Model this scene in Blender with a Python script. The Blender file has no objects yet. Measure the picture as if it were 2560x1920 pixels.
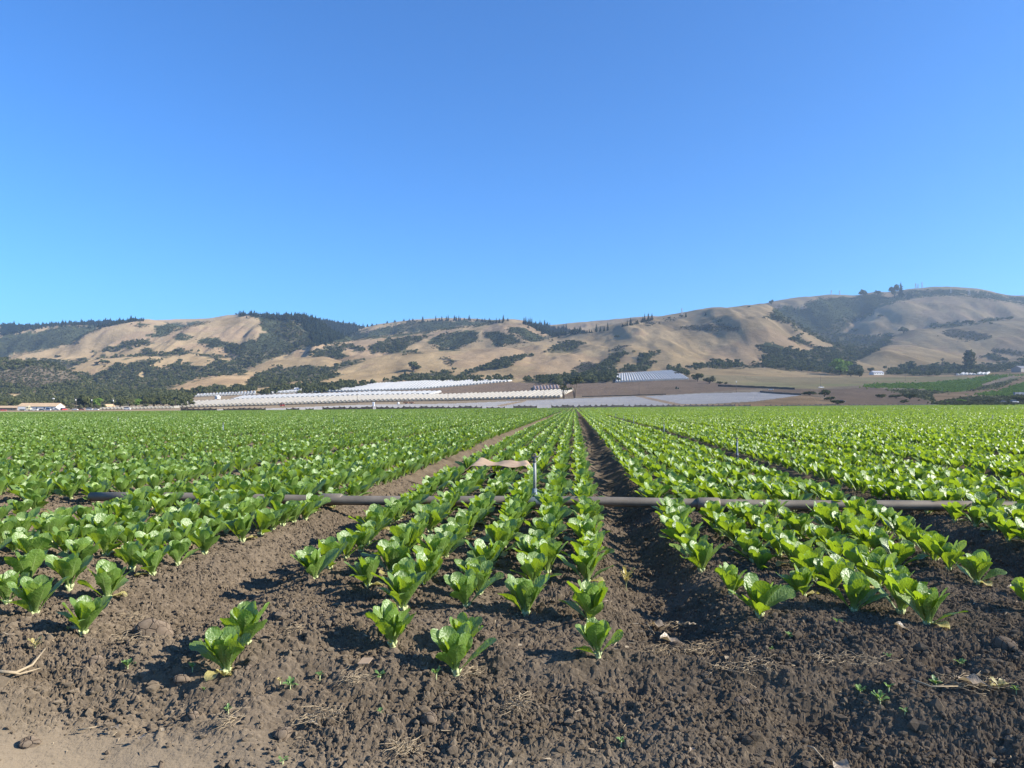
import bpy, math, random
import numpy as np
from mathutils import Vector

# ------------------------------------------------------------------ camera
SC = bpy.context.scene
COL = SC.collection
CAM_H = 0.92
YAW = math.radians(4.83)          # the rows run along +Y, the view is turned a little to their left
FS, CX, CY, HZ = 1850.0, 1280.0, 960.0, 1005.0   # focal length, centre and horizon in photograph pixels
PITCH = math.atan((HZ - CY) / FS)
cam_d = bpy.data.cameras.new("camera")
cam = bpy.data.objects.new("camera", cam_d)
COL.objects.link(cam)
cam.location = (0, 0, CAM_H)
cam.rotation_euler = (math.radians(90) + PITCH, 0, YAW)
cam_d.sensor_width = 36.0
cam_d.lens = FS / 2560.0 * 36.0
cam_d.clip_start = 0.05
cam_d.clip_end = 30000.0
SC.camera = cam

# ------------------------------------------------------------------ sky, sun, exposure
SUN_EL = math.radians(29.0)
SUN_AZ = math.radians(99.0)      # clockwise from +Y
world = bpy.data.worlds.new("World")
SC.world = world
world.use_nodes = True
wn, wl = world.node_tree.nodes, world.node_tree.links
wn.clear()
sky = wn.new("ShaderNodeTexSky")
sky.sky_type = "NISHITA"
sky.sun_disc = False
sky.sun_elevation = SUN_EL
sky.sun_rotation = SUN_AZ
sky.altitude = 50
sky.air_density = 1.0
sky.dust_density = 0.15
sky.ozone_density = 2.2
hs = wn.new("ShaderNodeMix")
hs.data_type = "RGBA"
hs.blend_type = "MULTIPLY"
hs.inputs[0].default_value = 1.0
hs.inputs[7].default_value = (0.285, 0.60, 0.98, 1.0)     # a clear deep blue summer sky
bg = wn.new("ShaderNodeBackground")
bg.inputs["Strength"].default_value = 0.112
wo = wn.new("ShaderNodeOutputWorld")
wl.new(sky.outputs[0], hs.inputs[6])
wl.new(hs.outputs[2], bg.inputs["Color"])
wl.new(bg.outputs[0], wo.inputs["Surface"])

sd = Vector((math.sin(SUN_AZ) * math.cos(SUN_EL), math.cos(SUN_AZ) * math.cos(SUN_EL), math.sin(SUN_EL)))
sun_d = bpy.data.lights.new("sun", "SUN")
sun_d.energy = 5.0
sun_d.angle = math.radians(0.53)
sun_d.color = (1.0, 0.93, 0.82)
sun = bpy.data.objects.new("sun", sun_d)
COL.objects.link(sun)
sun.rotation_euler = sd.to_track_quat("Z", "Y").to_euler()
sun.location = (60, -20, 60)

SC.view_settings.view_transform = "Standard"
SC.view_settings.look = "None"
SC.view_settings.exposure = 1.1
SC.view_settings.gamma = 1.0
SC.render.engine = "CYCLES"
SC.cycles.max_bounces = 6
SC.cycles.diffuse_bounces = 3
SC.cycles.glossy_bounces = 2
SC.cycles.transmission_bounces = 4
SC.cycles.transparent_max_bounces = 8
SC.cycles.volume_bounces = 0
SC.cycles.sample_clamp_indirect = 6.0
SC.cycles.use_denoising = True

rng = np.random.default_rng(7)
random.seed(7)

# ------------------------------------------------------------------ helpers
def elev(y):
    """height gained per metre of view depth along the ray through photograph row y"""
    q = np.asarray(y, float) - CY
    return (FS * math.sin(PITCH) - q * math.cos(PITCH)) / (FS * math.cos(PITCH) + q * math.sin(PITCH))

def side(x, y=HZ):
    q = np.asarray(y, float) - CY
    return (np.asarray(x, float) - CX) / (FS * math.cos(PITCH) + q * math.sin(PITCH))

def ground_xy(lat, d):
    """camera lateral offset and depth -> world x, y"""
    return lat * math.cos(YAW) - d * math.sin(YAW), lat * math.sin(YAW) + d * math.cos(YAW)

def view_uv(X, Y, Z):
    """world point -> photograph pixel (x, y) and depth"""
    lat = X * math.cos(YAW) + Y * math.sin(YAW)
    d = -X * math.sin(YAW) + Y * math.cos(YAW)
    zz = Z - CAM_H
    zc = d * math.cos(PITCH) + zz * math.sin(PITCH)
    yc = -d * math.sin(PITCH) + zz * math.cos(PITCH)
    zc = np.maximum(zc, 1e-3)
    return CX + FS * lat / zc, CY - FS * yc / zc, d

def smooth(a, b, x):
    t = np.clip((x - a) / (b - a), 0.0, 1.0)
    return t * t * (3 - 2 * t)

def hash01(i, j, s=0):
    i = i.astype(np.int64).astype(np.uint32)
    j = j.astype(np.int64).astype(np.uint32)
    h = i * np.uint32(374761393) + j * np.uint32(668265263) + np.uint32((s * 2246822519) & 0xFFFFFFFF)
    h = (h ^ (h >> np.uint32(13))) * np.uint32(1274126177)
    h = h ^ (h >> np.uint32(16))
    h = h * np.uint32(2654435761)
    h = h ^ (h >> np.uint32(15))
    return (h & np.uint32(0xFFFFFF)).astype(np.float64) / float(0x1000000)

def vnoise(x, y, s=0):
    xi, yi = np.floor(x), np.floor(y)
    fx, fy = x - xi, y - yi
    fx = fx * fx * fx * (fx * (fx * 6 - 15) + 10)
    fy = fy * fy * fy * (fy * (fy * 6 - 15) + 10)
    a, b = hash01(xi, yi, s), hash01(xi + 1, yi, s)
    c, d = hash01(xi, yi + 1, s), hash01(xi + 1, yi + 1, s)
    return (a * (1 - fx) + b * fx) * (1 - fy) + (c * (1 - fx) + d * fx) * fy * 1.0 - 0.5

def fbm(x, y, s=0, octv=4, gain=0.5):
    t, a, f = 0.0, 1.0, 1.0
    for o in range(octv):
        t = t + a * vnoise(x * f + 17.3 * o, y * f - 9.1 * o, s + o)
        a *= gain
        f *= 2.03
    return t

def lumps(x, y, cell, s=0, fill=0.8):
    """crumb heights: a rounded bump of random radius in most cells of a jittered grid"""
    gx, gy = x / cell, y / cell
    ix, iy = np.floor(gx), np.floor(gy)
    out = np.zeros_like(gx)
    for di in (-1, 0, 1):
        for dj in (-1, 0, 1):
            ci, cj = ix + di, iy + dj
            px = ci + hash01(ci, cj, s + 1)
            py = cj + hash01(ci, cj, s + 2)
            r = 0.30 + 0.55 * hash01(ci, cj, s + 3) ** 1.5
            r = np.where(hash01(ci, cj, s + 4) < fill, r, 0.001)
            ax = 0.75 + 0.5 * hash01(ci, cj, s + 5)
            d2 = ((gx - px) * ax) ** 2 + ((gy - py) / ax) ** 2
            k = np.maximum(0.0, 1 - d2 / (r * r))
            out = np.maximum(out, r * k ** 0.55)
    return out * cell

def blocks(x, y, cell, s=0):
    """broken angular crumbs: cells of random height and tilt with gaps between them"""
    gx, gy = x / cell, y / cell
    ix, iy = np.floor(gx), np.floor(gy)
    f1 = np.full_like(gx, 9.0); f2 = np.full_like(gx, 9.0); hh = np.zeros_like(gx)
    for di in (-1, 0, 1):
        for dj in (-1, 0, 1):
            ci, cj = ix + di, iy + dj
            dx = gx - (ci + 0.1 + 0.8 * hash01(ci, cj, s + 1)); dy = gy - (cj + 0.1 + 0.8 * hash01(ci, cj, s + 2))
            d = np.sqrt(dx * dx + dy * dy)
            h = hash01(ci, cj, s + 3) ** 1.3 + 0.9 * (hash01(ci, cj, s + 4) - 0.5) * dx + 0.9 * (hash01(ci, cj, s + 5) - 0.5) * dy
            near = d < f1
            f2 = np.where(near, f1, np.minimum(f2, d))
            hh = np.where(near, h, hh)
            f1 = np.where(near, d, f1)
    return cell * np.clip(hh, -0.2, 1.3) * np.clip((f2 - f1) / 0.28, 0, 1)

def mesh_np(name, V, F, mat=None, attrs=None, smooth_shade=True, parent=None, mats=None, midx=None, link=True):
    V = np.ascontiguousarray(V, np.float32).reshape(-1, 3)
    me = bpy.data.meshes.new(name)
    if isinstance(F, np.ndarray):
        F = [F]
    F = [np.asarray(f, np.int32) for f in F if len(f)]
    nl = sum(f.size for f in F)
    nf = sum(len(f) for f in F)
    me.vertices.add(len(V))
    me.vertices.foreach_set("co", V.ravel())
    me.loops.add(nl)
    me.loops.foreach_set("vertex_index", np.concatenate([f.ravel() for f in F]))
    me.polygons.add(nf)
    tot = np.concatenate([np.full(len(f), f.shape[1], np.int32) for f in F])
    st = np.concatenate([[0], np.cumsum(tot)[:-1]]).astype(np.int32)
    me.polygons.foreach_set("loop_start", st)
    me.polygons.foreach_set("loop_total", tot)
    me.polygons.foreach_set("use_smooth", np.full(nf, smooth_shade, bool))
    for m in (mats or ([mat] if mat else [])):
        me.materials.append(m)
    if midx is not None:
        me.polygons.foreach_set("material_index", np.asarray(midx, np.int32))
    for k, a in (attrs or {}).items():
        a = np.asarray(a, np.float32)
        if a.ndim == 1:
            at = me.attributes.new(k, "FLOAT", "POINT")
            at.data.foreach_set("value", a)
        else:
            at = me.attributes.new(k, "FLOAT_VECTOR", "POINT")
            at.data.foreach_set("vector", np.ascontiguousarray(a).ravel())
    me.update(calc_edges=True)
    me.validate()
    o = bpy.data.objects.new(name, me)
    if parent is not None:
        o.parent = parent
    if link:
        COL.objects.link(o)
    return o

def grid_faces(nr, nc):
    i = np.arange(nr * nc).reshape(nr, nc)
    return np.stack([i[:-1, :-1], i[:-1, 1:], i[1:, 1:], i[1:, :-1]], -1).reshape(-1, 4)

class MB:
    """collects boxes, tubes and sweeps; build() links them as ONE mesh object"""
    def __init__(self):
        self.v, self.f, self.n = [], [], 0
    def add(self, V, F):
        V = np.asarray(V, float).reshape(-1, 3)
        self.v.append(V)
        self.f += [tuple(int(i) + self.n for i in f) for f in F]
        self.n += len(V)
        return self
    def box(self, c, s, rz=0.0, taper=1.0):
        x, y, z = s[0] / 2, s[1] / 2, s[2] / 2
        P = np.array([(-x, -y, -z), (x, -y, -z), (x, y, -z), (-x, y, -z), (-x * taper, -y * taper, z), (x * taper, -y * taper, z), (x * taper, y * taper, z), (-x * taper, y * taper, z)])
        cr, sr = math.cos(rz), math.sin(rz)
        P = np.stack([P[:, 0] * cr - P[:, 1] * sr, P[:, 0] * sr + P[:, 1] * cr, P[:, 2]], -1) + np.asarray(c, float)
        return self.add(P, [(3, 2, 1, 0), (4, 5, 6, 7), (0, 1, 5, 4), (1, 2, 6, 5), (2, 3, 7, 6), (3, 0, 4, 7)])
    def tube(self, pts, r, n=8, cap=True):
        pts = np.asarray(pts, float)
        m = len(pts)
        r = np.full(m, r, float) if np.isscalar(r) else np.asarray(r, float)
        V = []
        t = np.gradient(pts, axis=0) if m > 2 else np.repeat([pts[1] - pts[0]], 2, 0)
        ref = np.array([0.0, 0, 1]) if abs(t[0][2]) < 0.9 * np.linalg.norm(t[0]) else np.array([1.0, 0, 0])
        for k in range(m):
            d = t[k] / (np.linalg.norm(t[k]) + 1e-9)
            a = np.cross(d, ref); a /= np.linalg.norm(a) + 1e-9
            b = np.cross(d, a)
            for q in range(n):
                w = 2 * math.pi * q / n
                V.append(pts[k] + r[k] * (math.cos(w) * a + math.sin(w) * b))
        F = [(k * n + q, k * n + (q + 1) % n, (k + 1) * n + (q + 1) % n, (k + 1) * n + q) for k in range(m - 1) for q in range(n)]
        if cap:
            F += [tuple(range(n))[::-1], tuple((m - 1) * n + q for q in range(n))]
        return self.add(V, F)
    def prism(self, prof, c, length, rz=0.0):
        """profile (y=across, z) closed polygon extruded along local x by length"""
        p = np.asarray(prof, float)
        n = len(p)
        A = np.concatenate([np.stack([np.full(n, -length / 2), p[:, 0], p[:, 1]], -1), np.stack([np.full(n, length / 2), p[:, 0], p[:, 1]], -1)])
        cr, sr = math.cos(rz), math.sin(rz)
        A = np.stack([A[:, 0] * cr - A[:, 1] * sr, A[:, 0] * sr + A[:, 1] * cr, A[:, 2]], -1) + np.asarray(c, float)
        F = [(k, (k + 1) % n, n + (k + 1) % n, n + k) for k in range(n)] + [tuple(range(n))[::-1], tuple(range(n, 2 * n))]
        return self.add(A, F)
    def build(self, name, mat, parent=None, smooth_shade=False, origin=None):
        V = np.concatenate(self.v)
        if origin is not None:
            V = V - np.asarray(origin, float)
        me = bpy.data.meshes.new(name)
        me.from_pydata([tuple(p) for p in V], [], self.f)
        if mat:
            me.materials.append(mat)
        if smooth_shade:
            me.polygons.foreach_set("use_smooth", np.ones(len(me.polygons), bool))
        me.update()
        o = bpy.data.objects.new(name, me)
        if origin is not None:
            o.location = origin
        if parent is not None:
            o.parent = parent
        COL.objects.link(o)
        return o

def tag(o, label=None, cat=None, group=None, kind=None):
    if label: o["label"] = label
    if cat: o["category"] = cat
    if group: o["group"] = group
    if kind: o["kind"] = kind
    return o

def empty(name, loc, label, cat, group=None, rz=0.0):
    o = bpy.data.objects.new(name, None)
    o.empty_display_size = 0.2
    o.location = loc
    o.rotation_euler = (0, 0, rz)
    COL.objects.link(o)
    return tag(o, label, cat, group)

def dup(root, loc, rz=0.0, s=1.0, label=None, group=None):
    r = root.copy()
    COL.objects.link(r)
    r.location = loc
    r.rotation_euler = (0, 0, rz)
    r.scale = (s, s, s) if np.isscalar(s) else s
    if label: r["label"] = label
    if group: r["group"] = group
    for ch in list(root.children):
        c = ch.copy()
        COL.objects.link(c)
        c.parent = r
        for g in ch.children:
            e = g.copy()
            COL.objects.link(e)
            e.parent = c
    return r

ORD = "first second third fourth fifth sixth seventh eighth ninth tenth eleventh twelfth thirteenth fourteenth fifteenth sixteenth seventeenth eighteenth nineteenth twentieth".split()
TENS = {20: "twenty", 30: "thirty", 40: "forty", 50: "fifty", 60: "sixty", 70: "seventy", 80: "eighty", 90: "ninety", 100: "hundred"}
def ordinal(n):
    """1 -> first"""
    if n <= 20: return ORD[n - 1]
    if n > 100: return "hundred and " + ordinal(n - 100)
    if n == 100: return "hundredth"
    t, u = n // 10 * 10, n % 10
    return TENS[t][:-1] + "ieth" if u == 0 else TENS[t] + "-" + ORD[u - 1]

# ------------------------------------------------------------------ materials
class NT:
    def __init__(self, name):
        self.m = bpy.data.materials.new(name)
        self.m.use_nodes = True
        self.t = self.m.node_tree
        self.t.nodes.clear()
        self.out = self.t.nodes.new("ShaderNodeOutputMaterial")
    def n(self, typ, **kw):
        x = self.t.nodes.new(typ)
        for k, v in kw.items():
            if k in x.inputs: x.inputs[k].default_value = v
            else: setattr(x, k, v)
        return x
    def l(self, a, b):
        self.t.links.new(a, b)
    def noise(self, scale, detail=4, rough=0.55, vec=None):
        x = self.n("ShaderNodeTexNoise", Scale=scale, Detail=detail, Roughness=rough)
        if vec is not None: self.l(vec, x.inputs["Vector"])
        return x.outputs["Fac"]
    def ramp(self, fac, stops):
        r = self.n("ShaderNodeValToRGB")
        e = r.color_ramp.elements
        while len(e) < len(stops): e.new(0.5)
        for q, (p, c) in zip(e, stops):
            q.position = p
            q.color = (*c, 1.0) if len(c) == 3 else c
        self.l(fac, r.inputs["Fac"])
        return r.outputs["Color"]
    def mix(self, fac, a, b, mode="MIX"):
        x = self.n("ShaderNodeMix", data_type="RGBA", blend_type=mode)
        ins = [i for i in x.inputs if i.type == "RGBA"]
        f = [i for i in x.inputs if i.name == "Factor" and i.type == "VALUE"][0]
        for s, v in ((f, fac), (ins[0], a), (ins[1], b)):
            if hasattr(v, "is_linked"): self.l(v, s)
            elif isinstance(v, (tuple, list)): s.default_value = (*v[:3], 1.0)
            else: s.default_value = v
        return [o for o in x.outputs if o.type == "RGBA"][0]
    def math(self, op, a, b=0.0, c=0.0, clamp=False):
        x = self.n("ShaderNodeMath", operation=op, use_clamp=clamp)
        for s, v in zip(x.inputs, (a, b, c)):
            if hasattr(v, "is_linked"): self.l(v, s)
            else: s.default_value = v
        return x.outputs[0]
    def bump(self, h, strength=0.5, dist=0.01):
        b = self.n("ShaderNodeBump", Strength=strength, Distance=dist)
        self.l(h, b.inputs["Height"])
        return b.outputs["Normal"]
    def pos(self):
        return self.n("ShaderNodeNewGeometry").outputs["Position"]
    def objco(self):
        return self.n("ShaderNodeTexCoord").outputs["Object"]
    def end(self, sh):
        self.l(sh, self.out.inputs["Surface"])
        return self.m

def plain(name, col, rough=0.6, metal=0.0, var=0.18, scale=8.0, spec=0.4, bump=0.0):
    """an ordinary surface with a little mottling and wear"""
    t = NT(name)
    co = t.objco()
    f = t.noise(scale, 5, 0.6, co)
    c = t.ramp(f, [(0.28, tuple(v * (1 - var) for v in col)), (0.72, tuple(min(1, v * (1 + var)) for v in col))])
    p = t.n("ShaderNodeBsdfPrincipled", Roughness=rough, Metallic=metal)
    p.inputs["Specular IOR Level"].default_value = spec
    t.l(c, p.inputs["Base Color"])
    if bump:
        t.l(t.bump(f, bump, 0.02), p.inputs["Normal"])
    return t.end(p.outputs[0])
# ------------------------------------------------------------------ soil and leaf materials
def soil_material():
    t = NT("soil")
    co = t.pos()
    big = t.noise(1.3, 5, 0.65, co)
    mid = t.noise(14, 5, 0.65, co)
    fine = t.noise(160, 3, 0.6, co)
    c1 = t.ramp(mid, [(0.25, (0.062, 0.047, 0.030)), (0.5, (0.120, 0.092, 0.061)), (0.78, (0.205, 0.160, 0.109))])
    c2 = t.mix(t.math("MULTIPLY", t.math("SUBTRACT", big, 0.38, clamp=True), 2.4, clamp=True), c1, (0.150, 0.118, 0.085))
    a = t.n("ShaderNodeAttribute", attribute_name="dry")
    c3 = t.mix(a.outputs["Fac"], c2, (0.225, 0.180, 0.124))
    c4 = t.mix(t.math("MULTIPLY", t.math("SUBTRACT", fine, 0.42, clamp=True), 1.2, clamp=True), c3, (0.22, 0.18, 0.138))
    d = t.n("ShaderNodeBsdfDiffuse", Roughness=1.0)
    t.l(c4, d.inputs["Color"])
    h = t.math("ADD", t.math("MULTIPLY", fine, 0.5), t.math("MULTIPLY", mid, 0.6))
    t.l(t.bump(h, 0.75, 0.006), d.inputs["Normal"])
    return t.end(d.outputs[0])

def leaf_material(name, up, glow, rib, vein_amt=0.5):
    t = NT(name)
    at = t.n("ShaderNodeAttribute", attribute_name="leaf")
    sp = t.n("ShaderNodeSeparateXYZ")
    t.l(at.outputs["Vector"], sp.inputs[0])
    u, v, r = sp.outputs
    au = t.math("ABSOLUTE", u)
    w = t.math("MULTIPLY_ADD", v, -0.085, 0.105)
    ribm = t.math("SUBTRACT", 1.0, t.math("DIVIDE", au, w), clamp=True)
    vein = t.math("SINE", t.math("MULTIPLY", t.math("SUBTRACT", v, t.math("MULTIPLY", au, 0.22)), 62.0))
    vm = t.math("MULTIPLY", t.math("POWER", t.math("MULTIPLY_ADD", vein, 0.5, 0.5), 9.0), vein_amt)
    co = t.objco()
    mott = t.noise(60, 4, 0.6, co)
    base = t.ramp(r, [(0.0, tuple(x * 0.66 for x in up)), (0.5, up), (1.0, (up[0] * 1.5, up[1] * 1.3, up[2] * 1.15))])
    base = t.mix(t.math("MULTIPLY", mott, 0.5), base, tuple(x * 1.35 for x in up))
    oi = t.n("ShaderNodeObjectInfo")
    blot = t.math("MULTIPLY", t.math("SUBTRACT", t.noise(22, 3, 0.6, co), 0.56, clamp=True), 5.0, clamp=True)
    base = t.mix(t.math("MULTIPLY", blot, t.math("MULTIPLY", oi.outputs["Random"], 0.55)), base, (up[0] * 1.7, up[1] * 1.18, up[2] * 0.9))
    lm = t.math("MAXIMUM", t.math("MULTIPLY", ribm, 0.85), t.math("MULTIPLY", vm, 0.4))
    base = t.mix(lm, base, rib)
    rim = t.math("MULTIPLY", t.math("SUBTRACT", au, 0.90, clamp=True), 5.0, clamp=True)  # light caught on the leaf margins, put into the colour
    base = t.mix(rim, base, tuple(x * 1.7 for x in up))
    pale = t.math("MULTIPLY", t.math("SUBTRACT", 0.3, v, clamp=True), 2.6, clamp=True)
    base = t.mix(pale, base, rib)
    p = t.n("ShaderNodeBsdfPrincipled", Roughness=0.44)
    p.inputs["Specular IOR Level"].default_value = 1.0
    t.l(base, p.inputs["Base Color"])
    vo = t.n("ShaderNodeTexVoronoi", Scale=95.0)
    t.l(co, vo.inputs["Vector"])
    h = t.math("ADD", t.math("MULTIPLY", vo.outputs["Distance"], 1.1), t.math("MULTIPLY", vm, -0.9))
    nrm = t.bump(h, 0.32, 0.005)
    t.l(nrm, p.inputs["Normal"])
    tr = t.n("ShaderNodeBsdfTranslucent")
    tc = t.mix(lm, glow, tuple(min(1, x * 1.5) for x in glow))
    t.l(tc, tr.inputs["Color"])
    t.l(nrm, tr.inputs["Normal"])
    ms = t.n("ShaderNodeMixShader")
    ms.inputs[0].default_value = 0.39
    t.l(p.outputs[0], ms.inputs[1])
    t.l(tr.outputs[0], ms.inputs[2])
    return t.end(ms.outputs[0])

M_SOIL = soil_material()
M_LEAF = leaf_material("lettuce_leaf", (0.132, 0.222, 0.042), (0.33, 0.47, 0.014), (0.40, 0.48, 0.20))
M_HEART = leaf_material("lettuce_heart", (0.165, 0.260, 0.048), (0.36, 0.51, 0.017), (0.34, 0.50, 0.14))
M_WITHER = leaf_material("withered_leaf", (0.42, 0.36, 0.13), (0.45, 0.38, 0.10), (0.55, 0.48, 0.25))
M_WEED = leaf_material("weed_leaf", (0.13, 0.24, 0.06), (0.22, 0.36, 0.05), (0.3, 0.4, 0.15), 0.2)
M_STUB = plain("lettuce_stub", (0.42, 0.46, 0.22), 0.7)
M_STRAW = plain("straw", (0.34, 0.265, 0.165), 0.85, scale=40)

# ------------------------------------------------------------------ the shape of the ground
BED = 2.16
FURROW0 = 0.385
def field_edge_depth(lat_over_d):
    """view depth of the field's far edge (a straight line across the view)"""
    x = CX + FS * lat_over_d
    return 1.0 / np.clip(0.004167 - 0.00209 * x / 2560.0, 0.0012, 0.008)

def edge_drop(x):
    """ground height at the far edge of the field, by photograph column"""
    de = 1.0 / np.clip(0.004167 - 0.00209 * x / 2560.0, 0.0012, 0.008)
    return CAM_H + elev(1031.0 - 20.0 * x / 2560.0) * de, de

def far_drop(X, Y):
    d = np.maximum(-X * math.sin(YAW) + Y * math.cos(YAW), 1.0)
    lat = X * math.cos(YAW) + Y * math.sin(YAW)
    x = np.clip(CX + FS * lat / d, -900, 3460)
    ze, de = edge_drop(x)
    return ze * np.clip((d - 20.0) / (de - 20.0), 0, 1.6)

def ground_z(X, Y, beds=True):
    """the smooth ground: raised beds, furrows and the trodden headland in front of them"""
    X, Y = np.asarray(X, float), np.asarray(Y, float)
    wob = 0.05 * vnoise(Y * 0.7, X * 0.05 + 3, 5)
    dx = np.abs(np.mod(X + wob - FURROW0 + BED / 2, BED) - BED / 2)
    n = np.round((X - FURROW0) / BED)
    depth = np.where(n == -1, 0.11, 0.135)
    wid = np.where(n == -1, 0.42, 0.33)
    fur = depth * (1 - smooth(0.05, 1.0, dx / wid))
    z = -fur * smooth(2.35, 3.5, Y + 0.25 * vnoise(X * 1.7, Y * 0.8, 9)) if beds else 0.0 * X
    crown = 0.02 * (1 - (dx / (BED / 2)) ** 2)
    ye = 2.72 + 0.22 * smooth(0.3, 1.2, X) + 0.15 * vnoise(X * 1.3, 2.0 + 0 * X, 3)
    z = z - 0.10 * (1 - smooth(ye - 0.75, ye + 0.05, Y)) - 0.03 * (1 - smooth(1.2, 2.2, Y)) + crown * 0
    near = 1 - smooth(5, 11, Y)
    z = z + near * (0.07 * fbm(X * 1.4, Y * 1.4, 21, 3) * (1 - 0.6 * smooth(2.8, 3.4, Y)))
    z = z + 0.055 * fbm(X * 3.6 + 5, Y * 5.2, 27, 3) * (1 - smooth(2.7, 3.3, Y)) * smooth(1.9, 2.3, Y + 0.1 * X)
    # a wheel mark and a dip where the right furrow runs out into the headland
    z = z - 0.07 * np.exp(-(((X - 0.72) / 0.16) ** 2 + ((Y - 2.43) / 0.10) ** 2))
    z = z - 0.05 * np.exp(-(((X + 1.05) / 0.22) ** 2 + ((Y - 3.35) / 0.10) ** 2))
    z = z - 0.05 * np.exp(-(((X - 1.10) / 0.30) ** 2 + ((Y - 2.16) / 0.05) ** 2))
    return z + far_drop(X, Y)

def smooth_road(X, Y):
    """1 on the flattened dirt at the near left corner"""
    return 1 - smooth(1.90, 2.22, Y + 0.16 * X + 0.20 * vnoise(X * 2.1, Y * 2.1, 33) + 0.06 * vnoise(X * 9, Y * 9, 34) + 0.11)

def crumb(X, Y):
    sm = smooth_road(X, Y)
    rough = (1 - 0.90 * sm) * (1 - 0.45 * (1 - smooth(1.95, 2.35, Y + 0.25 * vnoise(X * 2.3, Y * 2.3, 36))))
    wx = X + 0.03 * vnoise(X * 11, Y * 11, 51)
    wy = Y + 0.03 * vnoise(X * 11 + 40, Y * 11, 52)
    patch = np.clip(0.75 + 1.3 * fbm(X * 2.2, Y * 2.2, 41, 3), 0.25, 1.4)
    fine_ = np.clip(0.75 + 1.7 * fbm(X * 3.1 + 9, Y * 3.1, 46, 3), 0.15, 1.35)
    vx, vy = wx + 0.006 * vnoise(X * 75, Y * 75, 53), wy + 0.006 * vnoise(X * 75 + 9, Y * 75, 54)
    h = blocks(vx, vy, 0.012, 60) * 0.85 * fine_
    h = h + blocks(vx + 3.3, vy, 0.027, 70) * 0.34 * patch + lumps(vx, vy + 1.7, 0.021, 75, 0.25) * 0.6
    h = h + lumps(wx, wy + 7.7, 0.05, 80, 0.12) * 0.50 * patch
    h = h + 0.016 * fbm(X * 7, Y * 7, 90, 3) + 0.012 * np.abs(fbm(X * 45, Y * 45, 97, 2))
    return h * rough + 0.003 * fbm(X * 30, Y * 30, 95, 3)

def soil_sheet(name, y0, y1, nr, nc, half, off, seed_detail=True):
    Yv = y0 * (y1 / y0) ** np.linspace(0, 1, nr)
    S = np.linspace(-1, 1, nc)
    Y = np.repeat(Yv[:, None], nc, 1)
    X = S[None, :] * (half * (Y + 0.9)) - math.sin(YAW) * Y
    Xf, Yf = X.ravel(), Y.ravel()
    z = ground_z(Xf, Yf)
    if seed_detail:
        z = z + crumb(Xf, Yf)
    else:
        z = z + 0.03 * fbm(Xf * 3, Yf * 3, 90, 4) + lumps(Xf, Yf, 0.16, 70, 0.5) * 0.35
    dry = smooth_road(Xf, Yf) * 0.55 + 0.22 * (1 - smooth(1.95, 2.35, Yf + 0.25 * vnoise(Xf * 2.3, Yf * 2.3, 36))) + np.clip(0.25 * fbm(Xf * 1.7, Yf * 1.7, 44, 3), 0, 0.3)
    # the left furrow and headland are paler, drier earth
    dry = dry + 0.25 * smooth(0.2, -1.6, 0 * Xf + Xf) * 0
    o = mesh_np(name, np.stack([Xf, Yf, z + off], -1), grid_faces(nr, nc), M_SOIL, {"dry": np.clip(dry, 0, 1)}, not seed_detail)
    return tag(o, kind="structure")

soil_sheet("ground", 1.1, 9.0, 1150, 1650, 1.02, 0.0)
def side_soil():
    X, Y = np.meshgrid(np.linspace(-16, 16, 420), np.linspace(1.0, 9.2, 150))
    X, Y = X.ravel(), Y.ravel()
    inside = np.abs(X + math.sin(YAW) * Y) < 1.02 * (Y + 0.9) - 0.25
    z = ground_z(X, Y) + 0.03 * fbm(X * 6, Y * 6, 90, 4) + lumps(X, Y, 0.14, 70, 0.5) * 0.35 - np.where(inside, 0.12, 0.0)
    return tag(mesh_np("bed_soil", np.stack([X, Y, z], -1), grid_faces(150, 420), M_SOIL, {"dry": np.zeros(len(X))}, False), kind="structure")
side_soil()
soil_sheet("field_soil", 8.9, 62.0, 420, 900, 0.92, -0.015, False)

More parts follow.
